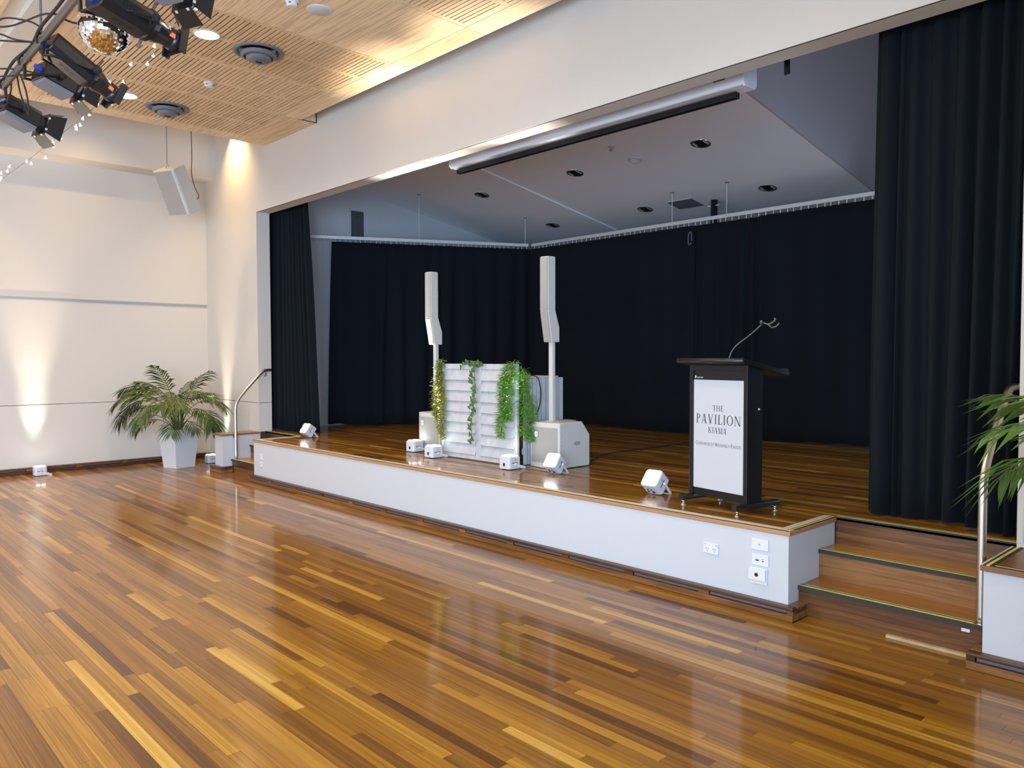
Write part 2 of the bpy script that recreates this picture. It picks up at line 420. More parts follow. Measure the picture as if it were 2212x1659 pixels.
# ------------------------------------------------------------------ stage shell
SL, SB, SR = -10.75, 10.4, -0.4
fs = struct('floor_stage', MB().box(SL - .1, SR, EDGE + .036, SB, -.1, SZ - .021).box(AXL + .02, AXR - .02, AY + .02, EDGE - .002, 0, SZ - .021), M['gap'], 'polished hardwood strip floor of the raised stage')
rows = []
y = 4.44
while y < 9.6:
    rows.append((y, AXL + .075, AXR - .075) if y + BW < EDGE - .02 else (y, SL + .02, SR)); y += BW
rows = [r for r in rows if not (r[0] + BW >= EDGE - .02 and r[0] < EDGE + .05)]
rows += [(EDGE - .012 - BW, AXL + .075, AXR - .075), (EDGE - .011, AXL + .075, AXR - .075)]
rows2 = []
for r in rows:
    if not any(abs(r[0] - q[0]) < BW * .98 for q in rows2): rows2.append(r)
planks(fs, rows2, SZ, .02, 'plank', 23)

struct('wall_stage_left', MB().box(SL - .12, SL, OD, SB + .1, -.1, 6), M['stage_paint'], 'pale grey left side wall of the stage')
struct('wall_stage_back', MB().box(SL - .12, SR + .12, SB, SB + .12, -.1, 6), M['stage_paint'], 'rear wall of the stage behind the drapes')
wy0, wy1, wz0, wz1 = WIN_STAGE
struct('wall_stage_right', MB().box(SR, SR + .12, OD, wy0, -.1, 6).box(SR, SR + .12, wy1, SB + .1, -.1, 6).box(SR, SR + .12, wy0, wy1, -.1, wz0).box(SR, SR + .12, wy0, wy1, wz1, 6), M['stage_paint'], 'right side wall of the stage')
KS = .176
def zc(y): return 3.83 - KS * (y - 8.95)
CXR = -4.08
sc = struct('ceiling_stage', MB().prism([(OD + .001, zc(OD)), (SB, zc(SB)), (SB, zc(SB) + .1), (OD + .001, zc(OD) + .1)], SL, CXR, 'x'), M['stage_ceil'], 'grey sloping ceiling over the stage')
MB().prism([(OD + .01, zc(OD)), (SB, zc(SB)), (SB, zc(SB) - .02), (OD + .01, zc(OD) - .02)], -8.42, -8.12, 'x').build('cover_strip', M['stage_ceil'], sc, bevel=.006)
MB().prism([(OD + .01, zc(OD)), (SB, zc(SB)), (SB, zc(SB) - .012), (OD + .01, zc(OD) - .012)], CXR - .17, CXR, 'x').build('cover_strip', M['stage_ceil'], sc)
MB().prism([(SL, 0), (SL + .10, 0), (SL, -.10)], 0, 1, 'y').build('cornice', M['plastic'], sc)
cn = sc.children[-1]
cn.data.transform(Matrix(((1, 0, 0, 0), (0, SB - OD - .01, 0, OD + .01), (0, -KS * (SB - OD), 1, zc(OD)), (0, 0, 0, 1))))
struct('trim_4', MB().prism([(OD + .001, zc(OD) - .001), (SB, zc(SB) - .001), (SB, 6), (OD + .001, 6)], CXR + .0005, CXR + .03, 'x'), M['ceil_shade'], 'vertical grey face above the right edge of the stage ceiling')
struct('ceiling_stage_upper', MB().box(SL - .12, SR + .12, OD, SB + .12, 6, 6.1), M['stage_ceil'], 'dark upper ceiling at the right of the stage')

# apron front, its timber edge and grip strips
ap = struct('wall_stage_front', MB().box(AXL, AXR, AY, AY + .018, .045, SZ - .03).box(AXL, AXL + .018, AY + .0185, EDGE, 0, SZ - .03).box(AXR - .018, AXR, AY + .0185, EDGE, 0, SZ - .03), M['white'], 'white painted front of the stage apron')
EY = AY - .012
e1 = MB().box(AXL - .012, AXR + .012, EY, 4.44, SZ - .03, SZ - .001).build('edge_board', M['cap'], ap, bevel=.005)
for xa, xb in ((AXL - .012, AXL + .07), (AXR - .07, AXR + .012)):
    MB().box(xa, xb, 4.4405, EDGE, SZ - .03, SZ - .001).build('edge_board', M['cap'], ap, bevel=.005)
for k in range(3):
    MB().box(AXL + .03, AXR - .03, EY + .028 + k * .016, EY + .041 + k * .016, SZ - .001, SZ + .003).build('grip_strip', M['cream'], ap)
MB().box(AXL, AXR, EY + .004, EY + .014, SZ - .001, SZ + .002).build('dark_strip', M['dkstrip'], ap)
MB().box(AXL, AXR, EY + .018, EY + .0265, SZ - .001, SZ + .003).build('grip_strip', M['cream'], ap)
for s in (-1, 1):
    xe = AXR + .012 if s > 0 else AXL - .012
    def sx(a, b): return (xe - b, xe - a) if s > 0 else (xe + a, xe + b)
    MB().box(*sx(.004, .012), EY + .07, EDGE - .002, SZ - .001, SZ + .002).build('dark_strip', M['dkstrip'], ap)
    MB().box(*sx(.013, .022), EY + .03, EDGE - .002, SZ - .001, SZ + .003).build('yellow_strip', M['yellow'] if s > 0 else M['cream'], ap)
    MB().box(*sx(.023, .031), EY + .07, EDGE - .002, SZ - .001, SZ + .002).build('dark_strip', M['dkstrip'], ap)
    for k in range(3):
        MB().box(*sx(.034 + k * .017, .047 + k * .017), EY + .075, EDGE - .002, SZ - .001, SZ + .003).build('grip_strip', M['cream'], ap)

def skirting(name, label, segs, ends=()):
    """segs: (p, q, length axis, face coordinate, outward sign) - kick board, vent bars between timber blocks, bullnose cap"""
    root = None
    for p, q, ax, face, s in segs:
        def bx(mb, a, b, d0, d1, z0, z1):
            lo, hi = sorted((face + s * d0, face + s * d1))
            return mb.box(a, b, lo, hi, z0, z1) if ax == 'x' else mb.box(lo, hi, a, b, z0, z1)
        k = bx(MB(), p, q, .0005, .058, .001, .042)
        if root is None:
            root = k.build(name, M['jarrah'], bevel=.003); root['kind'] = 'structure'; root['label'] = label
        else: k.build('kick_board', M['jarrah'], root, bevel=.003)
        bx(MB(), p, q, .0005, .058, .0665, .086).build('cap_board', M['jarrah'], root, bevel=.006)
        bx(MB(), p, q, .0005, .022, .0422, .0662).build('back_strip', M['gap'], root)
        L = q - p; nb = max(1, round(L / .62)); st = L / nb
        for i in range(nb + 1):
            c = p + i * st; a, b = max(p, c - .04), min(q, c + .04)
            bx(MB(), a, b, .0225, .052, .0422, .0662).build('spacer_block', M['jarrah'], root)
            if i < nb:
                bx(MB(), c + .045, c + st - .045, .0225, .046, .045, .0635).build('vent_bar', M['greybar'], root, bevel=.004)
    return root
skirting('baseboard_front', 'red brown timber skirting with grey vent bars along the stage front',
         [(AXL - .058, AXR + .058, 'x', AY, -1), (AY, 4.52, 'y', AXR, 1), (AY, 4.52, 'y', AXL, -1)])
skirting('baseboard_left', 'red brown timber skirting with grey vent bars along the left wall',
         [(YB, YW - .06, 'y', XL, 1), (XL + .06, -10.76, 'x', YW, -1)])

# low side walls beside the steps
BLX = (-10.745, -10.489)      # left block
BRX = (-1.21, -.62)          # right block
def cheek(name, label, x0, x1, inner):
    t = tag(MB().box(x0, x1, AY, YW - .002, .0, SZ - .028).build(name, M['white']), label, 'low wall')
    cap = MB().box(x0 - .012, x1 + .012, EY - .01, YW - .002, SZ - .0275, SZ + .001).build('cap_board', M['cap'], t, bevel=.004)
    xe = x1 + .012 if inner > 0 else x0 - .012
    def sx(a, b): return (xe - b, xe - a) if inner > 0 else (xe + a, xe + b)
    for a, b, m in ((.001, .012, 'cream'), (.013, .024, 'dkstrip'), (.025, .04, 'yellow'), (.041, .056, 'dkstrip')):
        MB().box(*sx(a, b), EY + .0, YW - .004, SZ + .001, SZ + .004).build('grip_strip', M[m], t)
    xa, xb = sorted((xe - inner * .06, (x0 if inner > 0 else x1)))
    for a, b, m in ((0, .016, 'dkstrip'), (.0165, .032, 'yellow'), (.0325, .045, 'dkstrip')):
        MB().box(xa, xb, EY - .006 + a, EY - .006 + b, SZ + .001, SZ + .004).build('grip_strip', M[m], t)
    return t
cheek('low_side_wall', 'narrow white low wall with timber cap beside the planter with palm', *BLX, 1)
cheek('low_side_wall', 'white low wall with timber cap and yellow stripes right of the steps', *BRX, -1)
skirting('baseboard_right', 'timber skirting around the low wall at the right steps', [(BRX[0] - .058, BRX[1] + .3, 'x', AY, -1), (AY, 4.50, 'y', BRX[0], -1)])
skirting('baseboard_left_block', 'timber skirting around the narrow low wall at the left steps', [(BLX[0] - .058, BLX[1] + .058, 'x', AY, -1), (AY, 4.50, 'y', BLX[1], 1), (AY, YW - .07, 'y', BLX[0], -1)])

# steps
def steps(label, x0, x1):
    t = thing('stage_steps', label, 'steps', (0, 0, 0))
    ys = (4.50, 4.77, EDGE); zs = (.1767, .3533, SZ)
    prevz = 0
    for i, (yy, z) in enumerate(zip(ys, zs)):
        zb = prevz + .0003
        m = (zb + z - .022) / 2
        MB().box(x0, x1, yy + .014, yy + .03, zb, m - .0008).build('riser', M['jarrah'], t)
        MB().box(x0, x1, yy + .014, yy + .03, m, z - .0225).build('riser', M['jarrah'], t)
        yb = ys[i + 1] + .013 if i < 2 else yy + .055
        ym = (yy + yb) / 2
        if i < 2:
            MB().box(x0, x1, yy, ym - .0005, z - .022, z).build('tread', M['floor'] if False else M['tread'], t, bevel=.004)
            MB().box(x0, x1, ym, yb, z - .022, z).build('tread', M['tread'], t)
        else:
            MB().box(x0, x1, yy - .004, yb, z - .022, z).build('edge_board', M['tread'], t, bevel=.004)
        for a, b, mm in ((-.002, .006, 'dkstrip'), (.0065, .031, 'yellow'), (.0315, .046, 'dkstrip'), (.0465, .056, 'cream')):
            MB().box(x0 + .004, x1 - .004, yy + a, yy + b, z + .0003, z + .004).build('grip_strip', M[mm], t)
        MB().box(x0 + .004, x1 - .004, yy - .004, yy - .0022, z - .02, z + .003).build('grip_strip', M['dkstrip'], t)
        prevz = z
    return t
M['bead'] = mat('pale_timber_bead', (.55, .40, .22), .5, noise=.3)
M['tread'] = wood('stair_tread_timber', [(0, (.30, .115, .014)), (.5, (.46, .19, .020)), (1, (.60, .29, .045))], stretch=(1.5, 22, 22), rough=.25, tone=False, grain=.9)
steps('three timber steps with yellow striped edges at the right end of the stage', AXR + .001, BRX[0] - .001)
st2 = steps('three timber steps at the left end of the stage behind the apron corner', BLX[1] + .001, AXL - .001)
lb = tag(MB().box(-1.345, -1.305, 4.4795, 4.4815, .128, .145).build('paper_label', M['plastic']), 'small white label stuck under the nosing of the bottom right step', 'label')
lb.location.y = .032
struct('trim_5', MB().box(-1.72, -1.275, 4.486, 4.513, .0005, .016), M['bead'], 'pale timber bead at the foot of the right steps')

# stage power and data plates
def plate(name, label, x, z, kind, w=.113, h=.071, y=AY, d=.010, group=None):
    t = thing(name, label, 'wall plate', (x, y, z), 0, group)
    MB().prism(rounded(w, h, .004), -d, -.0005, 'y').build('cover', M['plastic'], t, bevel=.002)
    def disc(name, m, px, pz, r, n=12, dd=.002):
        MB().prism([(px + r * math.cos(2 * PI * i / n), pz + r * math.sin(2 * PI * i / n)) for i in range(n)], -d - dd, -d + .0005, 'y').build(name, m, t)
    def bar(name, m, px, pz, ww, hh, a=0, dd=.0015):
        Mx = Matrix.Translation((px, 0, pz)) @ Matrix.Rotation(a, 4, 'Y')
        MB().box(-ww / 2, ww / 2, -d - dd, -d + .0005, -hh / 2, hh / 2, Mx).build(name, m, t)
    if kind == 'gpo':
        for px in (-.026, .026):
            bar('pin_slot', M['black'], px - .008, -.004, .0022, .008, .5); bar('pin_slot', M['black'], px + .008, -.004, .0022, .008, -.5); bar('pin_slot', M['black'], px, -.019, .0022, .008)
        bar('switch', M['white'], -.043, .025, .014, .010, 0, .005); bar('switch', M['white'], .043, .025, .014, .010, 0, .005)
    elif kind == 'xlr': disc('socket', M['black'], 0, 0, .011, 16, .004); disc('socket_ring', M['steel'], 0, 0, .014, 16, .002)
    elif kind == 'ant': disc('socket', M['steel'], -.003, 0, .006, 12, .006)
    elif kind == 'av':
        bar('connector', M['black'], -.018, -.004, .022, .007); disc('screw', M['steel'], -.034, -.004, .002); disc('screw', M['steel'], -.002, -.004, .002); disc('jack', M['black'], .02, -.006, .004)
        bar('print', M['ink'], -.018, .006, .012, .002); bar('print', M['ink'], .02, .006, .016, .002)
    elif kind == 'switchv': bar('print', M['ink'], -.004, .004, .02, .003)
    elif kind == 'key': bar('socket', M['black'], -.002, 0, .008, .014)
    return t
plate('power_outlet', 'double power outlet low on the stage front left of the stacked plates', -2.782, .334, 'gpo')
plate('aerial_plate', 'top plate of three on the stage front with one round socket', -2.434, .419, 'ant')
plate('video_plate', 'middle plate of three on the stage front with video and audio sockets', -2.432, .324, 'av')
p3 = plate('microphone_plate', 'lowest plate of three on the stage front with black round socket', -2.444, .234, 'xlr', d=.030)
MB().prism(rounded(.115, .10, .004), -.012, -.0005, 'y').build('backing_box', M['plastic'], p3, loc=(.004, 0, -.010))
plate('data_plate', 'upper of two small plates at the far left of the stage front', -9.30, .331, 'switchv', .075, .068)
plate('key_plate', 'lower of two small plates at the far left of the stage front', -9.30, .235, 'key', .075, .064)

# handrails
def rail(label, x, side):
    t = thing('handrail', label, 'handrail', (x, 4.545, .1767))
    pts = [(0, 0, .004), (0, 0, .35), (0, 0, .66), (0, .012, .76), (0, .075, .87), (side * .0, .29, 1.10), (side * .005, .40, 1.205), (side * .012, .46, 1.225), (side * .02, .53, 1.228)]
    MB().tube(smoothpath(pts, 6), .0215, 16).build('tube', M['steel'], t, smooth=True)
    MB().lathe([(.036, .0005), (.036, .004), (.024, .008)], 20).build('base_flange', M['steel'], t)
    MB().tube([(side * .0, .45, 1.20), (side * .005, .45, 1.15), (side * .03, .452, 1.145), (side * .052, .452, 1.145)], .006, 8).build('bracket', M['black'], t)
    MB().box(-.012, .012, -.008, .008, .25, .28).build('mount', M['black'], t) if False else None
    return t
rail('stainless steel handrail at the right steps partly behind palm leaves', BRX[0] - .055, 1)
rl = rail('stainless steel handrail at the left steps in front of the low wall', BLX[1] + .065, -1)
MB().box(-.062, -.014, -.012, .018, .30, .335).build('wall_bracket', M['black'], rl)

# ------------------------------------------------------------------ drapes and tracks
def drape(name, label, top, bot, z0, z1, m, folds, amp, seed, group=None, gather=1.0, nz=14, per=14):
    """top, bot: end points (xy) of the heading and hem lines; folds run between them"""
    rnd = random.Random(seed); nx = int(folds * per); n = nz
    ph = [rnd.random() * 6.28 for _ in range(5)]
    knots = [rnd.uniform(.55, 1.45) for _ in range(int(folds) + 2)]
    cum = [0]
    for k in knots: cum.append(cum[-1] + k)
    am = [rnd.uniform(.45, 1.2) for _ in range(len(knots) + 1)]
    tot = cum[-1]
    o = Vector(((top[0][0] + top[1][0]) / 2, (top[0][1] + top[1][1]) / 2, z0))
    t = thing(name, label, 'curtain', o, 0, group)
    mb = MB(); V = []
    for j in range(n + 1):
        v = j / n; z = z1 + (z0 - z1) * v
        a = [top[0][i] + (bot[0][i] - top[0][i]) * v ** .8 for i in (0, 1)]; b = [top[1][i] + (bot[1][i] - top[1][i]) * v ** .8 for i in (0, 1)]
        d = Vector((b[0] - a[0], b[1] - a[1])); nn = Vector((-d.y, d.x)).normalized()
        for i in range(nx + 1):
            u = i / nx; q = u * tot
            k = 0
            while k < len(knots) - 1 and cum[k + 1] < q: k += 1
            fr = (q - cum[k]) / knots[k]
            A = am[k] + (am[k + 1] - am[k]) * fr
            w = math.cos(2 * PI * (k + fr) + .5 * math.sin(v * 2.2 + ph[0] + k * 1.7))
            w = math.copysign(abs(w) ** .75, w)
            aa = amp * A * (.35 + .65 * min(1, v * 2.2)) if gather < 1.5 else amp * A * (.6 + .4 * v)
            off = aa * w + amp * .4 * math.sin(5 * u + ph[2] + v * 1.3) * v
            sh = .25 * amp * math.sin(2 * PI * (k + fr) * .5 + ph[1]) * v
            x = a[0] + d.x * u + nn.x * off + sh * d.normalized().x; yy = a[1] + d.y * u + nn.y * off + sh * d.normalized().y
            zz = z - (.012 * math.sin(9 * u + ph[3]) + .008 * w if j == n else 0)
            V.append((x - o.x, yy - o.y, zz - o.z))
    w_ = nx + 1
    Fq = [(j * w_ + i, j * w_ + i + 1, (j + 1) * w_ + i + 1, (j + 1) * w_ + i) for j in range(n) for i in range(nx)]
    mb.add(V, Fq)
    c = mb.build('cloth', m, t, smooth=True)
    s = c.modifiers.new('solid', 'SOLIDIFY'); s.thickness = .005; s.offset = 0
    return t
TB = 8.95; TZ = 3.385
TL0, TL1 = (-10.66, 5.80), (-9.09, 8.95)
drape('stage_leg_curtain', 'tall black drape at the left edge of the stage beside the handrail', ((-10.70, 5.22), (-9.93, 5.36)), ((-10.71, 5.20), (-9.70, 5.38)), SZ + .008, 4.15, M['curtain'], 11, .045, 3)
drape('stage_leg_curtain', 'tall black drape at the right edge of the stage behind the steps', ((-2.16, 5.36), (-1.14, 5.30)), ((-2.16, 5.28), (-1.18, 5.20)), SZ + .012, 4.25, M['curtain'], 7, .075, 5, gather=2)
def lerp(p, q, t): return (p[0] + (q[0] - p[0]) * t, p[1] + (q[1] - p[1]) * t)
drape('side_curtain', 'wide navy black drape along the angled left side of the stage', (lerp(TL0, TL1, .10), lerp(TL0, TL1, 1.0)), (lerp(TL0, TL1, .075), lerp(TL0, TL1, 1.0)), SZ + .03, TZ - .05, M['curtain_navy'], 9, .035, 9, per=18)
drape('back_curtain', 'widest navy black drape across the back of the stage behind the speakers', ((-9.14, TB), (-5.96, TB)), ((-9.10, TB), (-5.98, TB)), SZ + .02, TZ - .05, M['curtain_navy'], 6, .014, 12)
drape('back_curtain', 'narrow black drape at the back of the stage above the lectern', ((-6.0, TB + .05), (-4.98, TB + .05)), ((-6.02, TB + .05), (-4.94, TB + .05)), SZ + .02, TZ - .05, M['curtain_navy'], 5, .035, 15)
drape('back_curtain', 'black drape at the back of the stage between lectern and right drape', ((-5.02, TB), (-2.2, TB)), ((-4.98, TB), (-2.2, TB)), SZ + .02, TZ - .05, M['curtain_navy'], 5, .014, 18)

def track(label, a, b, hooks, rods):
    t = thing('curtain_track', label, 'curtain track', (a[0], a[1], TZ))
    d = Vector((b[0] - a[0], b[1] - a[1], 0)); L = d.length; d.normalize(); n = Vector((-d.y, d.x, 0))
    Mx = Matrix((d, n, Vector((0, 0, 1)))).transposed().to_4x4()
    MB().box(0, L, -.018, .018, -.012, .034, Mx).build('rail', M['alu'], t)
    h0 = MB().box(-.005, .005, -.004, .004, -.055, -.0125).build('carrier', M['alu'], t)
    k = 0
    for i in range(hooks):
        p = d * (L * (.008 + .984 * (i + random.uniform(-.15, .15)) / max(1, hooks - 1)))
        if k == 0: h0.location = p
        else: share(h0, t, p)
        k += 1
    for r in rods:
        p = d * (L * r); h = zc(a[1] + p.y) - TZ
        MB().tube([p + Vector((0, 0, .035)), p + Vector((0, 0, h - .002))], .005, 8).build('hanger_rod', M['alu'], t)
        MB().lathe([(.026, h - .012), (.026, h - .001)], 12, Matrix.Translation(p)).build('ceiling_rose', M['vent'], t)
    return t
track('pale metal curtain track along the angled left side of the stage', TL0, (TL1[0] - .02, TL1[1] - .04), 46, (.485, .985))
track('pale metal curtain track across the back of the stage', (TL1[0] + .03, TB), (-2.2, TB), 74, (.398, .521))

cl = tag(MB().tube(smoothpath([(-5.98, TB - .05, 3.12), (-5.98, TB - .06, 3.22), (-6.0, TB - .06, 3.245), (-6.025, TB - .06, 3.20), (-6.025, TB - .06, 3.09), (-6.0, TB - .06, 3.08), (-5.98, TB - .06, 3.10)], 6), .006, 8).build('cord_loop', M['vent'], smooth=True), 'small grey cord loop hanging at the join of the back drapes', 'cord')

# ------------------------------------------------------------------ stage ceiling fittings
SLOPE = Matrix.Rotation(math.atan(-KS), 4, 'X')
def on_slope(name, label, cat, x, y, group=None):
    t = thing(name, label, cat, (x, y, zc(y) - .0008), 0, group); t.rotation_euler = (math.atan(-KS), 0, 0); return t
spots = [(-5.12, 7.79, 'stage downlight nearest the projection screen end'), (-7.07, 7.79, 'middle stage downlight of the front row'), (-8.97, 7.79, 'leftmost stage downlight of the front row'),
         (-5.14, 9.36, 'rightmost stage downlight of the rear row'), (-7.10, 9.36, 'middle stage downlight of the rear row'), (-8.99, 9.36, 'leftmost stage downlight of the rear row')]
for x, y, lb_ in spots:
    t = on_slope('downlight', 'unlit chrome ' + lb_, 'downlight', x, y, 'unlit downlights in the stage ceiling')
    MB().lathe([(.118, 0), (.116, -.005), (.106, -.006), (.104, -.001)], 28, close=False).build('rim', M['chrome'], t, smooth=True)
    MB().lathe([(.104, -.0042), (.085, -.0016), (.0, -.0006)], 28, close=False).build('reflector', M['chrome'], t, smooth=True)
    MB().prism([(-.045, -.085), (.05, -.08), (.055, .075), (-.04, .085)], -.0052, -.0045, 'z').build('lamp_cap', M['black'], t)
    for sx_ in (-1, 1): MB().prism([(sx_ * .062, -.05), (sx_ * .085, -.04), (sx_ * .088, .04), (sx_ * .066, .055)], -.0056, -.0045, 'z').build('lamp_glint', M['white'], t)
t = on_slope('sprinkler_head', 'small sprinkler head with red tip in the stage ceiling', 'sprinkler', -6.08, 7.345)
MB().lathe([(.042, 0), (.042, -.006), (.03, -.012), (.012, -.014)], 16).build('escutcheon', M['stage_paint'], t); MB().lathe([(.010, -.014), (.010, -.05), (.022, -.05), (.022, -.054)], 12).build('tip', M['ledred'], t)
t = on_slope('ceiling_rosette', 'round flush cover plate in the stage ceiling', 'ceiling plate', -6.085, 7.806)
MB().lathe([(.085, 0), (.085, -.008), (.070, -.010), (.066, -.004), (.066, 0)], 28, close=False).build('ring', M['stage_paint'], t, smooth=True); MB().lathe([(.066, 0), (.066, -.004)], 24).build('plate', M['stage_ceil'], t)
t = on_slope('access_hatch', 'dark square vent hatch in the stage ceiling behind the track rods', 'hatch', -6.42, 9.40)
MB().box(-.21, .21, -.165, .165, -.008, 0).build('frame', M['stage_paint'], t); MB().box(-.20, .20, -.155, .155, -.010, -.0085).build('panel', M['vent'], t)
t = thing('downpipe', 'black vertical pipe dropping from the stage ceiling behind the track', 'pipe', (-5.97, 9.42, 2.9))
MB().tube([(0, 0, 0), (0, 0, zc(9.42) - 2.9 - .014)], .045, 14).build('pipe', M['black'], t, smooth=True); MB().box(-.09, .09, -.02, .0, zc(9.42) - 2.9 - .10, zc(9.42) - 2.9 - .085).build('clamp', M['alu'], t)
t = thing('wall_vent', 'tall dark louvred vent high on the left stage wall', 'vent', (SL, 6.71, 3.68))
MB().box(.0005, .015, -.135, .135, -.235, .235).box(.0155, .018, -.135, -.115, -.235, .235).box(.0155, .018, .115, .135, -.235, .235).build('frame', M['stage_paint'], t)
MB().box(.0152, .016, -.1145, .1145, -.215, .215).build('backing', M['black'], t)
for i in range(9): MB().box(.0165, .020, -.105 + i * .024, -.095 + i * .024, -.214, .214).build('blade', M['vent'], t)
t = tag(MB().box(-2.79, -2.75, 5.30, 5.31, 3.60, 4.3).build('hanging_strap', M['black']), 'short black strap hanging behind the top of the stage opening', 'strap')

M['casing2'] = mat('white_screen_case', (.70, .70, .72), .65, spec=.2)
# projection screen in its case
t = thing('projection_screen', 'white projection screen case with black bottom bar above the stage', 'projector screen', (-4.88, 5.40, 3.62))
MB().prism([(-.085, .012), (-.09, 0), (.09, 0), (.085, .012), (.085, .17), (-.065, .17), (-.085, .15)], -1.745, 1.745, 'x').build('case', M['casing2'], t, bevel=.004)
for s in (-1, 1): MB().prism([(-.095, .02), (-.07, -.006), (.07, -.006), (.095, .02), (.095, .15), (.07, .176), (-.07, .176), (-.095, .15)], s * 1.746, s * 1.766, 'x').build('end_cap', M['plastic'], t, bevel=.003)
MB().box(1.50, 1.60, -.0915, -.0902, .075, .09).build('badge', M['ink'], t)
MB().prism([(-.03, -.060), (.03, -.060), (.03, -.012), (-.03, -.012)], -1.72, 1.66, 'x').build('bottom_bar', M['black'], t, bevel=.006)
for s in (-1.4, 0, 1.4): MB().box(s - .02, s + .02, -.01, .01, .1765, .9).build('hanger', M['black'], t)

# ------------------------------------------------------------------ LED flood lamps on stage and floor
def par(label, loc, rotz=0, tilt=0, screen='navy_screen', sockets=False, beams=(), group=None, bracket=True):
    t = thing('led_flood_lamp', label, 'stage light', loc, rotz, group)
    s, h = .150, .112                                     # face side, body depth
    R = Matrix.Rotation(tilt, 4, 'X')
    if tilt:
        zmin = min((R @ Vector((0, sy * s / 2, z))).z for sy in (-1, 1) for z in (0, h)); T = Matrix.Translation((0, 0, -zmin + .002)) @ R
    else: T = Matrix.Translation((0, 0, .006))
    b = MB().prism(rounded(s, s, .026), 0, h, 'z', T).build('body', M['casing'], t, bevel=.004)
    MB().prism(rounded(s - .012, s - .012, .022), h + .0002, h + .003, 'z', T).build('face_plate', M['plastic'], b)
    for cx in (-1, 1):
        for cy in (-1, 1):
            MB().lathe([(.030, h + .003), (.030, h + .007), (.024, h + .012), (.01, h + .014)], 18, T @ Matrix.Translation((cx * .032, cy * .032, 0))).build('lens', M['led'], t, smooth=True)
    y = -s / 2 - .0006
    if sockets:
        for px, pz, r in ((-.034, .03, .010), (-.026, .058, .009), (.012, .03, .013), (.006, .06, .008)):
            MB().prism([(px + r * math.cos(a * PI / 6), pz + r * math.sin(a * PI / 6)) for a in range(12)], y - .001, y + .0004, 'y', T).build('socket', M['black'], b)
    else:
        MB().box(-.012, .016, y - .001, y + .0004, .026, .056, T).build('display', M[screen], b)
    x = s / 2 + .0006
    MB().prism([(.0 + .015 * math.cos(a * PI / 8), .085 + .015 * math.sin(a * PI / 8)) for a in range(16)], x - .0004, x + .002, 'x', T).build('knob_ring', M['alu'], b)
    MB().box(x - .0004, x + .001, -.045, .028, .055, .061, T).build('slot', M['black'], b)
    MB().lathe([(.010, 0), (.010, .018), (.006, .020)], 12, T @ Matrix.Translation((x, 0, h * .42)) @ Matrix.Rotation(PI / 2, 4, 'Y')).build('clamp_knob', M['plastic'], t)
    if bracket:
        piv = T @ Vector((0, 0, h * .42))
        for sx in (-1, 1):
            X = sx * (s / 2 + .006)
            if tilt: pts = [(piv.y - .012, piv.z + .01), (piv.y + .012, piv.z + .01), (piv.y + .10, .003), (piv.y + .072, .003)]
            else: pts = [(-.014, .036), (-.014, .060), (.125, .022), (.125, .003), (.105, .003)]
            MB().prism(pts, X - .002, X + .002, 'x').build('bracket_arm', M['plastic'], t)
        yb = piv.y + .086 if tilt else .113
        MB().box(-s / 2 - .008, s / 2 + .008, yb - .014, yb + .014, .001, .005).build('bracket_foot', M['plastic'], t)
    for (dx, dy, en, col, size, blend, ax, ay) in beams:
        Lm = T @ Matrix.Translation((dx, dy, h + .02)) @ Matrix.Rotation(ay, 4, 'Y') @ Matrix.Rotation(ax, 4, 'X') @ Matrix.Rotation(PI, 4, 'X')
        o = lamp('beam', 'SPOT', (0, 0, 0), (0, 0, 0), en, col, t, spot_size=size, spot_blend=blend, shadow_soft_size=.03)
        o.matrix_local = Lm
    return t
WHT = (.95, .97, 1.0); PEACH = (1.0, .72, .50); MINT = (.70, 1.0, .80)
WALLB = [(0, 0, 60, (1, .97, .86), .52, 1, 0, -.38), (0, 0, 110, (1, .90, .76), .46, 1, 0, -.16), (0, 0, 330, PEACH, .66, 1, 0, .03), (0, 0, 9, MINT, .5, 1, 0, -.55)]
par('white floor lamp with blue display shining up the left wall', (XL + .30, 2.50, 0), 0, 0, 'blue_screen', beams=WALLB)
WALLC = [(0, 0, 45, (1, .97, .86), .50, 1, -.38, .05), (0, 0, 110, (1, .90, .76), .45, 1, -.15, .05), (0, 0, 150, PEACH, .5, 1, -.04, .05), (0, 0, 9, MINT, .5, 1, -.55, .05)]
par('white floor lamp half hidden behind the narrow low wall at the left steps', (-11.62, 4.68, 0), 0, 0, 'blue_screen', beams=WALLC)
par('white floor lamp added unseen by the left wall behind the viewer to brighten the timber ceiling', (XL + .32, -.5, 0), 0, 0, 'blue_screen', beams=[(0, 0, 520, (1, .84, .66), 1.7, 1, 0, .62)])  # added lamp out of view, there only to brighten the timber ceiling
UPS = [(0, 0, 650, (1, .95, .86), .50, 1, .02, 0), (0, 0, 350, (1, .74, .52), .42, 1, .09, 0)]
par('white uplight lamp partly behind the left speaker base', (-7.06, 5.13, SZ), .05, 0, beams=UPS)
par('white uplight lamp on the stage in front of the left louvre panel', (-6.50, 4.965, SZ), 0, 0, beams=UPS)
par('white uplight lamp on the stage in front of the right louvre panel', (-5.33, 4.965, SZ), 0, 0, beams=UPS)
FRT = [(0, 0, 9, WHT, 1.1, 1.0, 0, 0)]
par('tilted white floodlight alone near the left end of the stage', (-9.27, 5.06, SZ), .10, .95, sockets=True, beams=FRT)
par('tilted white floodlight leaning in front of the right speaker base', (-4.83, 5.09, SZ), .12, .92, sockets=True, beams=FRT)
par('tilted white floodlight on the stage just left of the lectern', (-3.57, 4.88, SZ), .02, .86, sockets=True, beams=FRT)

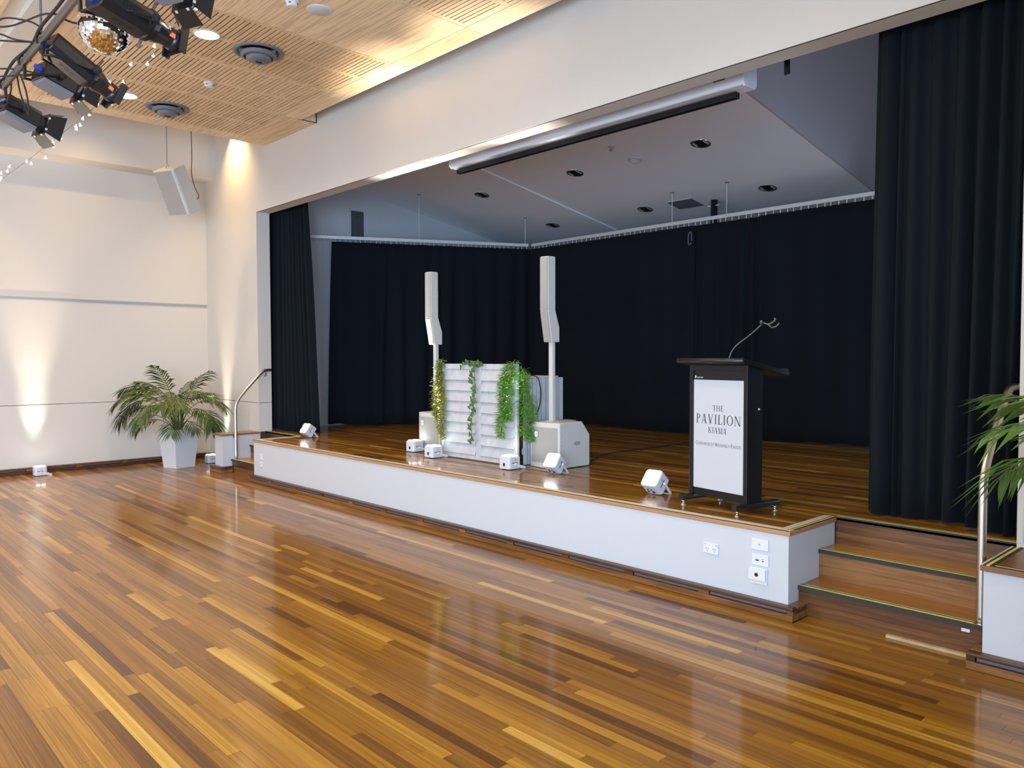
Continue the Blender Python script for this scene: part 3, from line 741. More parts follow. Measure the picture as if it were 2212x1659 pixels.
# ------------------------------------------------------------------ column speakers
def column_speaker(label, x, yf, rz=0):
    t = thing('column_speaker', label, 'speaker', (x, yf + .22, SZ), rz)
    w, d, h = .385, .45, .435
    f = -d / 2
    # bass box: front, sloping back corner
    prof = [(f + .02, .006), (d / 2 - .02, .006), (d / 2 - .01, .02), (d / 2 - .01, h - .13), (d / 2 - .12, h), (f + .05, h), (f + .02, h - .01)]
    body = MB().prism(prof, -w / 2, w / 2, 'x').build('bass_box', M['ivory'], t, bevel=.01, seg=3)
    # bowed front frame and grille
    def bow(u, k): return f + .02 - k * (1 - (2 * u) ** 2)
    n = 10
    poly = [(-w / 2 + i * w / n, bow(-.5 + i / n, .03)) for i in range(n + 1)]
    MB().prism(poly + [(w / 2, f + .0195), (-w / 2, f + .0195)], .004, h - .002, 'z').build('front_frame', M['ivory'], body, bevel=.006)
    gw = w - .05
    gp = [(-gw / 2 + i * gw / n, bow((-gw / 2 + i * gw / n) / w, .03) - .004) for i in range(n + 1)]
    gb = [(a, b + .0042) for a, b in reversed(gp)]
    gr = MB().prism(gp + gb, .05, h - .05, 'z').build('grille', M['mesh'], body)
    MB().prism(rounded(.034, .05, .006), f - .026, f - .0135, 'y', Matrix.Translation((-.075, 0, h - .115))).build('badge', M['plastic'], t, bevel=.002)
    MB().prism(rounded(.014, .014, .002), f - .0268, f - .0262, 'y', Matrix.Translation((-.075, 0, h - .118))).build('emblem', M['grille'], t)
    MB().prism(rounded(.11, .055, .02), w / 2 + .0002, w / 2 + .0015, 'x', Matrix.Translation((0, .03, h * .53))).build('handle_recess', M['sign'], t)
    MB().prism(rounded(.085, .034, .014), w / 2 + .0016, w / 2 + .0024, 'x', Matrix.Translation((0, .03, h * .53))).build('handle_recess', M['grille'], t)
    for z in (.12, .22, .32): MB().lathe([(.004, 0), (.004, .002)], 8, Matrix.Translation((w / 2 + .0002, f + .05, z)) @ Matrix.Rotation(PI / 2, 4, 'Y')).build('screw', M['vent'], t)
    MB().box(-.07, .07, .06, .16, h - .0002, h + .004).build('top_handle', M['grille'], t, bevel=.004)
    # pole and angled column
    px, py = -.0, f + .115
    MB().box(px - .026, px + .026, py - .022, py + .022, h, 1.20).build('pole', M['ivory'], t, bevel=.008)
    MB().box(px - .05, px + .05, py - .045, py + .045, h, h + .008).build('pole_socket', M['ivory'], t, bevel=.004)
    cw = .105
    c = [(py - .105, 1.995), (py - .105, 1.485), (py - .055, 1.19), (py + .05, 1.19), (py + .05, 1.33), (py - .005, 1.49), (py - .005, 1.985), (py - .012, 1.995)]
    MB().prism(c, px - cw / 2, px + cw / 2, 'x').build('column', M['ivory'], t, bevel=.006)
    MB().prism([(py - .114, 1.985), (py - .114, 1.487), (py - .1055, 1.487), (py - .1055, 1.985)], px - cw / 2 + .006, px + cw / 2 - .006, 'x').build('column_grille', M['mesh'], t, bevel=.003)
    MB().prism([(py - .1138, 1.479), (py - .0635, 1.196), (py - .0552, 1.196), (py - .1058, 1.479)], px - cw / 2 + .006, px + cw / 2 - .006, 'x').build('column_grille', M['mesh'], t, bevel=.003)
    MB().prism([(py - .0048, 1.78), (py + .014, 1.765), (py + .020, 1.735), (py + .014, 1.705), (py - .0048, 1.69)], px - .022, px + .022, 'x').build('rear_clasp', M['ivory'], t, bevel=.003)
    return t
def meshmat():
    m = bpy.data.materials.new('perforated_grille'); m.use_nodes = True; nt = m.node_tree; p = nt.nodes['Principled BSDF']
    geo = nt.nodes.new('ShaderNodeNewGeometry'); sp = nt.nodes.new('ShaderNodeSeparateXYZ'); nt.links.new(geo.outputs['Position'], sp.inputs[0])
    def wave(a, b, s):
        ad = nt.nodes.new('ShaderNodeMath'); ad.operation = 'ADD'; nt.links.new(sp.outputs[a], ad.inputs[0]); nt.links.new(sp.outputs[b], ad.inputs[1])
        mu = nt.nodes.new('ShaderNodeMath'); mu.operation = 'MULTIPLY'; mu.inputs[1].default_value = s; nt.links.new(ad.outputs[0], mu.inputs[0])
        si = nt.nodes.new('ShaderNodeMath'); si.operation = 'SINE'; nt.links.new(mu.outputs[0], si.inputs[0]); return si.outputs[0]
    mm = nt.nodes.new('ShaderNodeMath'); mm.operation = 'MULTIPLY'; nt.links.new(wave(0, 2, 620), mm.inputs[0]); nt.links.new(wave(0, 0, 420), mm.inputs[1])
    cr = nt.nodes.new('ShaderNodeValToRGB'); cr.color_ramp.elements[0].position = .35; cr.color_ramp.elements[0].color = (.40, .39, .365, 1); cr.color_ramp.elements[1].position = .6; cr.color_ramp.elements[1].color = (.20, .20, .185, 1)
    nt.links.new(mm.outputs[0], cr.inputs[0]); nt.links.new(cr.outputs[0], p.inputs['Base Color']); p.inputs['Roughness'].default_value = .5
    return m
M['mesh'] = meshmat()
column_speaker('tall ivory column speaker on bass box at the left of the louvre screen', -6.945, 5.235, .0)
column_speaker('tall ivory column speaker on bass box at the right of the louvre screen', -5.145, 5.235, .0)

# ------------------------------------------------------------------ louvred screen and table behind it
def louvre(label, x0, x1, y, z1=1.512):
    t = thing('louvre_screen', label, 'screen', ((x0 + x1) / 2, y, SZ))
    xm = (x0 + x1) / 2
    for a, b, sk in ((x0, xm - .002, .06), (xm + .002, x1, -.03)):
        Mx = Matrix.Translation((((a + b) / 2) - xm, 0, 0)) @ Matrix.Rotation(sk * .6, 4, 'Z')
        w = b - a; H = z1 - SZ
        p = MB().box(-w / 2, -w / 2 + .042, -.014, .014, .004, H, Mx).box(w / 2 - .042, w / 2, -.014, .014, .004, H, Mx).build('panel_frame', M['shabby'], t, bevel=.003)
        MB().box(-w / 2 + .0425, w / 2 - .0425, -.013, .013, .004, .055, Mx).build('rail', M['shabby'], p, bevel=.003)
        MB().box(-w / 2 + .0425, w / 2 - .0425, -.013, .013, H - .055, H, Mx).build('rail', M['shabby'], p, bevel=.003)
        n = 8; pit = (H - .112) / n
        for i in range(n):
            zc_ = .062 + pit * i
            Ms = Mx @ Matrix.Translation((0, 0, zc_)) 
            MB().prism([(-.026, -.006), (-.020, -.012), (.016, pit - .004), (.010, pit + .004)], -w / 2 + .0425, w / 2 - .0425, 'x', Ms).build('slat', M['shabby'], p)
            MB().box(-w / 2 + .0425, w / 2 - .0425, .004, .010, pit * .0, pit - .002, Ms).build('backing_slat', M['shabby'], p) if i % 1 == 0 and False else None
    return t
louvre('whitewashed two panel louvre screen on the stage between the speakers', -6.555, -5.385, 5.135)
t = thing('slatted_table', 'whitewashed table with vertical slats behind the louvre screen', 'table', (-5.95, 5.48, SZ))
for i in range(9):
    y0 = -.262 + i * .0625
    MB().box(.535, .553, y0, y0 + .050, .004, .845).build('side_slat', M['shabby'], t, bevel=.003)
    MB().box(-.553, -.535, y0, y0 + .050, .004, .845).build('side_slat', M['shabby'], t, bevel=.003)
for z in (.10, .70):
    MB().box(.515, .5345, -.26, .28, z, z + .06).build('batten', M['shabby'], t); MB().box(-.5345, -.515, -.26, .28, z, z + .06).build('batten', M['shabby'], t)
MB().box(-.54, .558, -.265, .215, .8455, .862).build('table_top', M['ivory'], t, bevel=.004)
MB().box(-.55, .565, .23, .298, .004, .848).build('end_post', M['shabby'], t) if False else None
t = tag(MB().tube(smoothpath([(-5.372, 5.26, 1.395), (-5.362, 5.31, 1.40), (-5.355, 5.37, 1.37), (-5.352, 5.40, 1.26), (-5.352, 5.395, 1.14), (-5.353, 5.37, 1.07), (-5.354, 5.345, 1.02)], 6), .005, 8).build('cable_loop', M['rubber'], smooth=True), 'black cable drooping over the slatted side of the table', 'cable')
t = tag(MB().tube(smoothpath([(-5.10, 5.80, .537), (-5.20, 6.05, .536), (-5.36, 6.3, .536), (-5.42, 6.75, .536), (-5.40, 7.2, .536), (-5.42, 8.03, .536), (-5.38, 8.7, .536)], 6), .006, 8).build('floor_cable', M['rubber'], smooth=True), 'black cable running across the stage floor behind the lectern', 'cable')

# ------------------------------------------------------------------ hanging artificial plants
def leaf_quad(mb, p, d, up, L, W, fold=.25):
    """pointed leaf with a folded midrib"""
    d = d.normalized(); s = d.cross(up).normalized(); n = s.cross(d)
    a = p; b = p + d * L * .45 + s * W / 2 + n * fold * W; c = p + d * L; e = p + d * L * .45 - s * W / 2 + n * fold * W; m = p + d * L * .5
    mb.add([a, b, c, e, m], [(0, 1, 4), (1, 2, 4), (2, 3, 4), (3, 0, 4)])
def trailing(name, label, loc, strands, m, seed, leafL=.035, leafW=.009, dens=150, spread=.05):
    rnd = random.Random(seed); t = thing(name, label, 'plant', loc)
    for pts in strands:
        path = smoothpath(pts, 6)
        st = MB().tube(path, .0028, 5).build('stem', M['stem'], t)
        mb = MB(); L = sum((path[i + 1] - path[i]).length for i in range(len(path) - 1))
        for k in range(int(dens * L)):
            u = (k + rnd.random()) / (dens * L) * (len(path) - 1); i = min(int(u), len(path) - 2)
            p = path[i].lerp(path[i + 1], u - i); fr = u / (len(path) - 1)
            if fr < .10: continue
            a = rnd.random() * 2 * PI
            d = Vector((math.cos(a), math.sin(a), rnd.uniform(-.75, .35)))
            if d.y > .35: d.y *= -.5
            off = Vector((math.cos(a), min(math.sin(a), .2), 0)) * spread * rnd.random() * (1 - .5 * fr)
            leaf_quad(mb, p + off, d, Vector((0, 0, 1)), leafL * rnd.uniform(.7, 1.25), leafW * rnd.uniform(.8, 1.3))
        f = mb.build('foliage', m, t, fix=False); f['kind'] = 'stuff'
    return t
ST = 1.512 - SZ
trailing('hanging_greenery', 'yellow green hanging foliage at the left corner of the louvre screen', (-6.555, 5.09, SZ),
         [[(.035, .02, ST + .06), (.02, .0, ST - .02), (.0, -.01, ST - .2), (-.01, -.01, .45), (.03, -.01, .24)], [(.03, .01, ST - .03), (.05, -.01, ST - .25), (.075, -.012, .50), (.06, -.012, .18)], [(.01, .0, ST - .06), (-.05, -.01, ST - .3), (-.055, -.01, .50), (-.02, -.01, .42)]], M['leaf_y'], 4, .042, .013, 950, .05)
trailing('hanging_greenery', 'bright green hanging foliage over the front right corner of the louvre screen', (-5.45, 5.085, SZ),
         [[(.04, .03, ST + .045), (.0, .0, ST - .03), (-.06, -.02, ST - .15), (-.08, -.02, ST - .3), (-.03, -.03, .50)], [(.03, .01, ST - .02), (.0, -.02, ST - .25), (.0, -.03, .55), (-.02, -.03, .45)], [(.02, .01, ST - .05), (-.03, -.02, ST - .2), (-.07, -.02, .55), (-.10, -.03, .42), (-.09, -.03, .28)]], M['leaf_g'], 8, .06, .012, 900, .065)
trailing('hanging_greenery', 'green hanging foliage draped along the right edge of the louvre screen', (-5.345, 5.15, SZ),
         [[(-.02, .0, ST - .01), (.015, -.01, ST - .12), (.03, .0, ST - .35), (.02, .0, .50), (.01, 0, .30)], [(-.01, .0, ST - .03), (.03, .03, ST - .2), (.05, .08, ST - .4), (.04, .10, .42), (.03, .07, .25)]], M['leaf_g'], 15, .06, .012, 900, .065)
# ivy: each leaf is a part
ivy = thing('ivy_vine', 'ivy vine trailing down the middle of the louvre screen', 'plant', (-5.985, 5.105, SZ))
r8 = random.Random(21)
mainp = smoothpath([(.05, .03, ST + .012), (.0, .0, ST + .008), (.0, -.014, ST - .12), (.01, -.02, ST - .28), (-.02, -.022, ST - .45), (-.04, -.024, ST - .62), (-.035, -.026, ST - .76)], 8)
toppath = smoothpath([(-.20, .0, ST - .01), (-.14, .01, ST + .03), (-.06, .012, ST + .02), (.02, .012, ST + .02), (.09, .01, ST + .022)], 6)
for P in (mainp, toppath): MB().tube(P, .0028, 6).build('stem', M['stem'], ivy)
def ivyleaf():
    o = [(0, 0), (.42, -.12), (.50, .18), (.30, .38), (.28, .62), (0, 1.0), (-.28, .62), (-.30, .38), (-.50, .18), (-.42, -.12)]
    mb = MB(); v = [(x, .0, y) for x, y in o] + [(0, -.16, .35)]
    v = [(x, -.10 * abs(x) + (0 if i < 10 else .0) + yy, z) for i, (x, yy, z) in enumerate(v)]
    return mb.add(v, [(i, (i + 1) % 10, 10) for i in range(10)])
proto = ivyleaf().build('leaf', M['ivy'], ivy, fix=False)
sd = proto.modifiers.new('solid', 'SOLIDIFY'); sd.thickness = .02
first = True
for P, cnt in ((mainp, 40), (toppath, 9)):
    for k in range(cnt):
        q = P[min(len(P) - 1, int((k + .5) / cnt * len(P)))]
        s = r8.uniform(.042, .062); sidex = r8.choice((-1, 1))
        loc = q + Vector((sidex * r8.uniform(.005, .045), -.012 - r8.random() * .015, r8.uniform(-.02, .01)))
        rot = (r8.uniform(-.5, .3), PI + r8.uniform(-.9, .9) + sidex * .4, r8.uniform(-.4, .4))
        if first: proto.location = loc; proto.rotation_euler = rot; proto.scale = (s, s, s); first = False
        else: share(proto, ivy, loc, rot, (s, s, s))

# ------------------------------------------------------------------ lectern with sign
def arcpts(cx, cy, rx, ry, a0, a1, n=14): return [(cx + rx * math.cos(math.radians(a0 + (a1 - a0) * i / n)), cy + ry * math.sin(math.radians(a0 + (a1 - a0) * i / n))) for i in range(n + 1)]
TK, TN = .135, .05
def g_v(x, w=TK, s=.07): return [[(x, 0), (x + w, 0), (x + w, 1), (x, 1)], [(x - s, 0), (x + w + s, 0), (x + w + s, .035), (x - s, .035)], [(x - s, .965), (x + w + s, .965), (x + w + s, 1), (x - s, 1)]]
def g_d(x0, y0, x1, y1, w): return [[(x0, y0), (x0 + w, y0), (x1 + w, y1), (x1, y1)]]
def g_h(x0, x1, y, w=TN): return [[(x0, y), (x1, y), (x1, y + w), (x0, y + w)]]
def g_ring(cx, cy, rx, ry, ix, iy, a0, a1, n=18):
    o = arcpts(cx, cy, rx, ry, a0, a1, n); i = arcpts(cx, cy, ix, iy, a0, a1, n)
    return [[o[k], o[k + 1], i[k + 1], i[k]] for k in range(n)]
def serif(x, y, w=.09): return [[(x - w, y), (x + w, y), (x + w, y + .035), (x - w, y + .035)]]
def g_s():
    P = arcpts(.27, .74, .19, .235, 35, 200, 10) + arcpts(.27, .27, .20, .245, 70, -160, 14)[1:]
    ws = [TN + (TK * .9 - TN) * math.exp(-((i / (len(P) - 1) - .5) / .2) ** 2) for i in range(len(P))]
    out = []
    L_, R_ = [], []
    for i, (x, y) in enumerate(P):
        a = P[max(i - 1, 0)]; b = P[min(i + 1, len(P) - 1)]; dx, dy = b[0] - a[0], b[1] - a[1]; l = math.hypot(dx, dy) or 1
        L_.append((x - dy / l * ws[i] / 2, y + dx / l * ws[i] / 2)); R_.append((x + dy / l * ws[i] / 2, y - dx / l * ws[i] / 2))
    return [[L_[i], L_[i + 1], R_[i + 1], R_[i]] for i in range(len(P) - 1)]
GL = {
 'T': (.74, g_v(.31) [:2] + g_h(.02, .73, .95) + [[(.02, .78), (.055, .78), (.075, .96), (.02, .96)], [(.695, .78), (.73, .78), (.73, .96), (.675, .96)]]),
 'H': (.92, g_v(.12) + g_v(.68) + g_h(.2, .7, .49)),
 'E': (.68, g_v(.12)[:1] + serif(.17, 0, .12) + serif(.17, .965, .12) + g_h(.2, .58, .95) + g_h(.2, .50, .49) + g_h(.2, .62, 0) + [[(.56, .80), (.585, .80), (.585, 1), (.53, 1)], [(.48, .40), (.505, .40), (.505, .62), (.48, .62)], [(.60, 0), (.66, .22), (.635, .22), (.54, 0)]]),
 'F': (.62, g_v(.12)[:2] + serif(.17, .965, .12) + g_h(.2, .58, .95) + g_h(.2, .50, .47) + [[(.56, .78), (.585, .78), (.585, 1), (.53, 1)], [(.48, .38), (.505, .38), (.505, .60), (.48, .60)]]),
 'P': (.66, g_v(.12) + g_ring(.24, .735, .36, .265, .24, .215, -90, 90)),
 'R': (.78, g_v(.12) + g_ring(.24, .745, .33, .255, .21, .205, -90, 90) + g_d(.62, 0, .32, .50, .15) + serif(.70, 0, .09)),
 'A': (.84, g_d(.08, 0, .37, 1, .055) + g_d(.60, 0, .35, 1, .15) + g_h(.2, .6, .30) + serif(.11, 0) + serif(.675, 0, .12)),
 'V': (.84, g_d(.34, 0, .08, 1, .15) + g_d(.36, 0, .69, 1, .055) + serif(.15, .965, .12) + serif(.72, .965)),
 'N': (.94, g_v(.13, .055) + g_v(.76, .055)[:1] + serif(.785, .965) + g_d(.68, 0, .10, 1, .15)),
 'M': (1.1, g_v(.13, .05) + g_v(.86, .13) + g_d(.46, 0, .12, 1, .14) + g_d(.49, 0, .87, 1, .05)),
 'I': (.38, g_v(.12)), 'L': (.66, g_v(.12) + g_h(.2, .60, 0) + [[(.58, 0), (.66, .26), (.635, .26), (.52, 0)]]),
 'K': (.86, g_v(.12) + g_d(.22, .42, .62, .98, .07) + g_d(.66, 0, .33, .56, .15) + serif(.64, .965) + serif(.74, 0)),
 'O': (.92, g_ring(.46, .5, .43, .52, .295, .47, 0, 360, 30)),
 'C': (.80, g_ring(.46, .5, .43, .52, .30, .465, 42, 318, 24) + [[(.74, .66), (.77, .66), (.77, .92), (.72, .86)]]),
 'G': (.90, g_ring(.46, .5, .43, .52, .30, .465, 42, 318, 24) + [[(.66, .05), (.79, .12), (.79, .42), (.66, .42)], [(.74, .66), (.77, .66), (.77, .92), (.72, .86)]] + serif(.72, .40)),
 'D': (.90, g_v(.12) + g_ring(.24, .5, .58, .5, .43, .45, -90, 90, 18)),
 'S': (.56, g_s()),
 'W': (1.2, g_d(.28, 0, .06, 1, .14) + g_d(.31, 0, .56, 1, .05) + g_d(.76, 0, .50, 1, .14) + g_d(.79, 0, 1.07, 1, .05) + serif(.13, .965) + serif(.56, .965) + serif(1.09, .965)),
 '.': (.40, [arcpts(.2, .45, .10, .10, 0, 360, 10)[:-1]]), ' ': (.35, [])}
def lettering(name, parent, text, cx, z, h, m, y, track=.06, narrow=1.0, small=None, width=None):
    tot = 0; items = []
    for i, ch in enumerate(text):
        k = 1.0 if (small is None or ch in '. ' or i == 0 or text[i - 1] in '. ') else small
        adv, polys = GL[ch]; items.append((tot, k, polys)); tot += adv * k + track
    tot -= track
    sx = (width / tot if width else h * narrow)
    mb = MB()
    for off, k, polys in items:
        for P in polys:
            mb.prism([(cx + (off + x * k - tot / 2) * sx, z + yy * h * k) for x, yy in P], y - .0006, y, 'y')
    return mb.build(name, m, parent)

LR = -0.19
LO = Vector((-2.90, 4.755, SZ))
lec = thing('lectern', 'black lectern with white venue sign and gooseneck at the right of the stage', 'lectern', LO, LR)
PWX = .262                                            # half width to the outer post faces
fy = -.098                                            # front face of the posts
for s in (-1, 1):
    xo = s * (PWX - .017)
    MB().box(xo - .017, xo + .017, fy, fy + .15, .075, 1.0).build('side_post', M['black'], lec, bevel=.004)
    ft = MB().tube([(xo, fy - .10, .058), (xo, fy + .33, .058)], .0225, 16).build('foot_bar', M['blackgloss'], lec, smooth=False); auto_smooth(ft)
    for yy in (fy - .07, fy + .30):
        MB().lathe([(.0, 0.0005), (.019, .0005), (.019, .005), (.008, .009), (.007, .022), (.012, .028), (.007, .036)], 14, Matrix.Translation((xo, yy, 0))).build('levelling_foot', M['chrome'], ft, smooth=True)
pw = 2 * (PWX - .034)
MB().box(-pw / 2, pw / 2, fy + .012, fy + .034, .885, .955).build('top_rail', M['black'], lec)
MB().box(-pw / 2, pw / 2, fy + .012, fy + .034, .075, .125).build('bottom_rail', M['black'], lec)
MB().box(-pw / 2, pw / 2, fy + .014, fy + .03, .125, .885).build('back_panel', M['black'], lec)
MB().box(-pw / 2 + .02, -.17, fy + .0112, fy + .0120, .887, .90).build('print_gap', M['black'], lec) if False else None
sg = MB().box(-pw / 2 + .002, pw / 2 - .002, fy + .0085, fy + .0135, .128, .889).build('sign', M['sign'], lec)
yS = fy + .0085
lettering('lettering', sg, 'THE', .0, .675, .040, M['ink'], yS, .12, width=.098)
lettering('lettering', sg, 'PAVILION', .0, .585, .066, M['ink'], yS, .10, width=.405)
lettering('lettering', sg, 'KIAMA', -.005, .521, .042, M['ink'], yS, .12, width=.165)
lettering('lettering', sg, 'CONFERENCES.WEDDINGS.EVENTS', .0, .432, .026, M['ink'], yS, .07, small=.80, width=.41)
# maker's name in small white print
def plain_text(name, s, size, m, parent, mtx):
    cu = bpy.data.curves.new(name, 'FONT'); cu.body = s; cu.size = size; cu.extrude = .0002
    o = bpy.data.objects.new(name, cu); COL.objects.link(o)
    dg = bpy.context.evaluated_depsgraph_get(); me = bpy.data.meshes.new_from_object(o.evaluated_get(dg))
    bpy.data.objects.remove(o); me.transform(mtx); me.materials.clear(); me.materials.append(m)
    q = bpy.data.objects.new(name, me); COL.objects.link(q); q.parent = parent; return q
plain_text('maker_print', 'Lectrum', .019, M['whiteprint'], lec, Matrix.Translation((-.205, fy + .0115, .9)) @ Matrix.Rotation(PI / 2, 4, 'X'))
MB().prism([(-.219, .9), (-.209, .9), (-.209, .912), (-.211, .918), (-.217, .918), (-.219, .912)], fy + .0113, fy + .012, 'y').build('maker_logo', M['whiteprint'], lec)
# desk top, tilted towards the speaker
TP = Matrix.Translation((.0, fy - .075, 1.022)) @ Matrix.Rotation(-.20, 4, 'X')
MB().box(-.297, .297, .0, .46, -.016, .016, TP).build('desk_top', M['black'], lec, bevel=.006)
MB().tube([(-.297, .0, 0), (.297, .0, 0)], .0185, 14, M=TP).build('front_lip', M['blackgloss'], lec, smooth=True)
MB().box(-.285, .285, .44, .46, .0165, .034, TP).build('paper_stop', M['black'], lec)
MB().prism([(fy + .001, .955), (fy + .15, .955), (fy + .15, .965), (fy + .001, .99)], -pw / 2, pw / 2, 'x').build('neck', M['black'], lec)
MB().lathe([(.007, 0), (.007, .006), (.005, .009)], 12, Matrix.Translation((PWX, fy + .11, .70)) @ Matrix.Rotation(PI / 2, 4, 'Y')).build('side_knob', M['alu'], lec)
gp = smoothpath([(.055, -.045, 1.035), (.065, -.03, 1.085), (.085, .0, 1.13), (.125, .05, 1.18), (.165, .10, 1.235), (.185, .125, 1.268)], 6)
MB().tube(gp, .0045, 8).build('gooseneck', M['bronze'] if 'bronze' in M else M['galv'], lec, smooth=True)
MB().lathe([(.011, 0), (.011, .03), (.006, .035)], 10, Matrix.Translation(gp[-1])  @ Matrix.Rotation(.9, 4, 'X') @ Matrix.Rotation(.5, 4, 'Y')).build('mic_joint', M['galv'], lec)
q = gp[-1]
MB().tube(smoothpath([q + Vector((.005, .01, .01)), q + Vector((.03, .03, .0)), q + Vector((.05, .05, .012)), q + Vector((.06, .065, .03)), q + Vector((.055, .06, .042))], 5), .006, 8).build('mic_clip', M['galv'], lec, smooth=True)
MB().tube(smoothpath([q + Vector((.03, .03, .0)), q + Vector((.045, .05, -.022)), q + Vector((.065, .075, -.012)), q + Vector((.075, .085, .008))], 5), .006, 8).build('mic_clip', M['galv'], lec, smooth=True)

# ------------------------------------------------------------------ palms in planters
def frond(L, arch, n, wl, rnd, stem=.38, up=Vector((0, 0, 1)), m=None):
    """arching palm frond growing along +x from the origin, local z up"""
    mb = MB(); N_ = 22; pts = []; a = arch[0]; p = Vector((0, 0, 0))
    for i in range(N_ + 1):
        pts.append(p.copy()); a = arch[0] + (arch[1] - arch[0]) * (i / N_) ** 1.35
        p = p + Vector((math.cos(a), 0, math.sin(a))) * (L / N_)
    mb.tube(pts, [.006 * (1 - .8 * i / N_) + .0008 for i in range(N_ + 1)], 5)
    for k in range(n):
        u = stem + (1 - stem) * (k + .5) / n; x = u * N_; i = min(int(x), N_ - 1)
        q = pts[i].lerp(pts[i + 1], x - i); d = (pts[i + 1] - pts[i]).normalized()
        side = Vector((0, 1, 0)); nn = d.cross(side)
        ll = wl * (math.sin(PI * min(1, (u - stem) / (1 - stem) * .8 + .2)) * .75 + .3) * rnd.uniform(.85, 1.1)
        for s in (-1, 1):
            dd = (d * .75 + side * s * (.95 - .55 * (k / n)) - nn * .12 + Vector((0, 0, rnd.uniform(-.12, .06)))).normalized()
            w = .030 * rnd.uniform(.8, 1.2) * (wl / .36)
            mid = q + dd * ll * .55 - Vector((0, 0, ll * .05)); tip = q + dd * ll - Vector((0, 0, ll * rnd.uniform(.22, .38)))
            sd = dd.cross(nn).normalized() * w / 2; f = nn * (-.15 * w)
            b0, b1 = q - sd * .4, q + sd * .4; m0, m1 = mid - sd, mid + sd
            mb.add([b0, b1, m0, m1, tip, mid + f], [(0, 1, 5), (1, 3, 5), (0, 5, 2), (2, 5, 4), (5, 3, 4)])
    return mb
def palm(label, loc, rotz, specs, seed, leafm='leaf', pw=.40, ph=.56, bw=.30):
    rnd = random.Random(seed); t = thing('potted_palm', label, 'potted plant', loc, rotz)
    # square tapering planter with a rim
    pot = MB(); n4 = [(-1, -1), (1, -1), (1, 1), (-1, 1)]
    ring = lambda w, z: [(a * w / 2, b * w / 2, z) for a, b in n4]
    prof = [(bw, .001), (pw - .008, ph - .03), (pw, ph - .03), (pw, ph), (pw - .03, ph), (pw - .05, ph - .06)]
    V = [v for w, z in prof for v in ring(w, z)]
    pot.add(V, [(i * 4 + j, i * 4 + (j + 1) % 4, (i + 1) * 4 + (j + 1) % 4, (i + 1) * 4 + j) for i in range(len(prof) - 1) for j in range(4)] + [(3, 2, 1, 0), tuple(range(20, 24))])
    pot.build('planter', M['pot'], t, bevel=.004)
    MB().box(-pw / 2 + .03, pw / 2 - .03, -pw / 2 + .03, pw / 2 - .03, ph - .0595, ph - .05).build('soil', M['soil'], t)
    for k in range(5):
        a = k * 1.26; MB().tube([(.04 * math.cos(a), .04 * math.sin(a), ph - .05), (.06 * math.cos(a), .06 * math.sin(a), ph + .18), (.07 * math.cos(a), .07 * math.sin(a), ph + .36)], [.014, .011, .007], 7).build('stem', M['stem'], t)
    for az, L, a0, a1, n, wl, z0, stem in specs:
        fr = frond(L, (a0, a1), n, wl, rnd, stem).build('frond', M[leafm], t, fix=False)
        az -= rotz
        fr.location = (.05 * math.cos(az), .05 * math.sin(az), ph + z0); fr.rotation_euler = (rnd.uniform(-.25, .25), 0, az)
        W = Matrix.Translation(loc) @ Matrix.Rotation(rotz, 4, 'Z') @ Matrix.Translation(fr.location) @ fr.rotation_euler.to_matrix().to_4x4(); Wi = W.inverted()
        for v in fr.data.vertices:                      # leaf tips bend along the walls they touch
            q = W @ v.co; q.x = min(max(q.x, XL + .02), XR - .02); q.y = min(q.y, YW - .03); v.co = Wi @ q
    return t
rp = random.Random(5)
# compass of the room: image left at the left planter is about azimuth 227 deg, image right about 47 deg, towards camera about -43 deg
LFT, RGT, TOW, AWY = math.radians(227), math.radians(47), math.radians(-43), math.radians(137)
left_specs = [
 (LFT, 1.14, 1.25, -1.62, 14, .36, .0, .55), (LFT + .30, 1.10, 1.30, -1.1, 14, .38, .05, .5), (LFT + .15, 1.05, 1.10, -1.45, 14, .36, .0, .5),
 (LFT + .1, 1.12, 1.38, -.65, 14, .38, .05, .5), (LFT + .05, 1.0, 1.45, -.75, 14, .36, .08, .45), (RGT, .86, 1.30, -1.05, 14, .36, .05, .45), (RGT - .5, .92, 1.15, -1.55, 14, .36, .0, .5),
 (RGT - .1, .80, 1.42, -.7, 12, .34, .10, .45), (RGT - .25, .8, 1.0, -1.6, 12, .30, .0, .45), (TOW, .95, 1.45, -1.2, 14, .36, .05, .5), (TOW - .4, .95, 1.3, -1.5, 14, .36, .0, .45),
 (TOW + .5, .9, 1.38, -1.0, 14, .34, .05, .5), (AWY - .9, .70, 1.45, -.2, 12, .28, .05, .5), (AWY + .9, .50, 1.5, .8, 12, .22, .05, .5), (AWY - .4, .68, 1.5, .6, 12, .26, .08, .55),
 (TOW - .8, .8, 1.05, -1.5, 12, .30, -.02, .4), (TOW + .2, .6, .9, -1.5, 11, .26, -.02, .35), (LFT + .1, .7, .8, -1.4, 12, .28, -.02, .4), (RGT - .7, .55, .9, -1.4, 10, .24, -.02, .35), (TOW - .2, .95, 1.52, .6, 13, .32, .08, .5), (RGT - .2, .88, 1.52, .5, 12, .3, .08, .55), (LFT + .2, .9, 1.5, .0, 13, .34, .05, .5), (TOW - 1.1, .95, 1.4, -.9, 14, .36, .03, .45), (TOW + .8, .85, 1.48, -.4, 12, .32, .06, .45)]
palm('arching green palm in a white planter beside the left wall', (-11.49, 4.16, 0), .25, left_specs, 3)
WST = PI
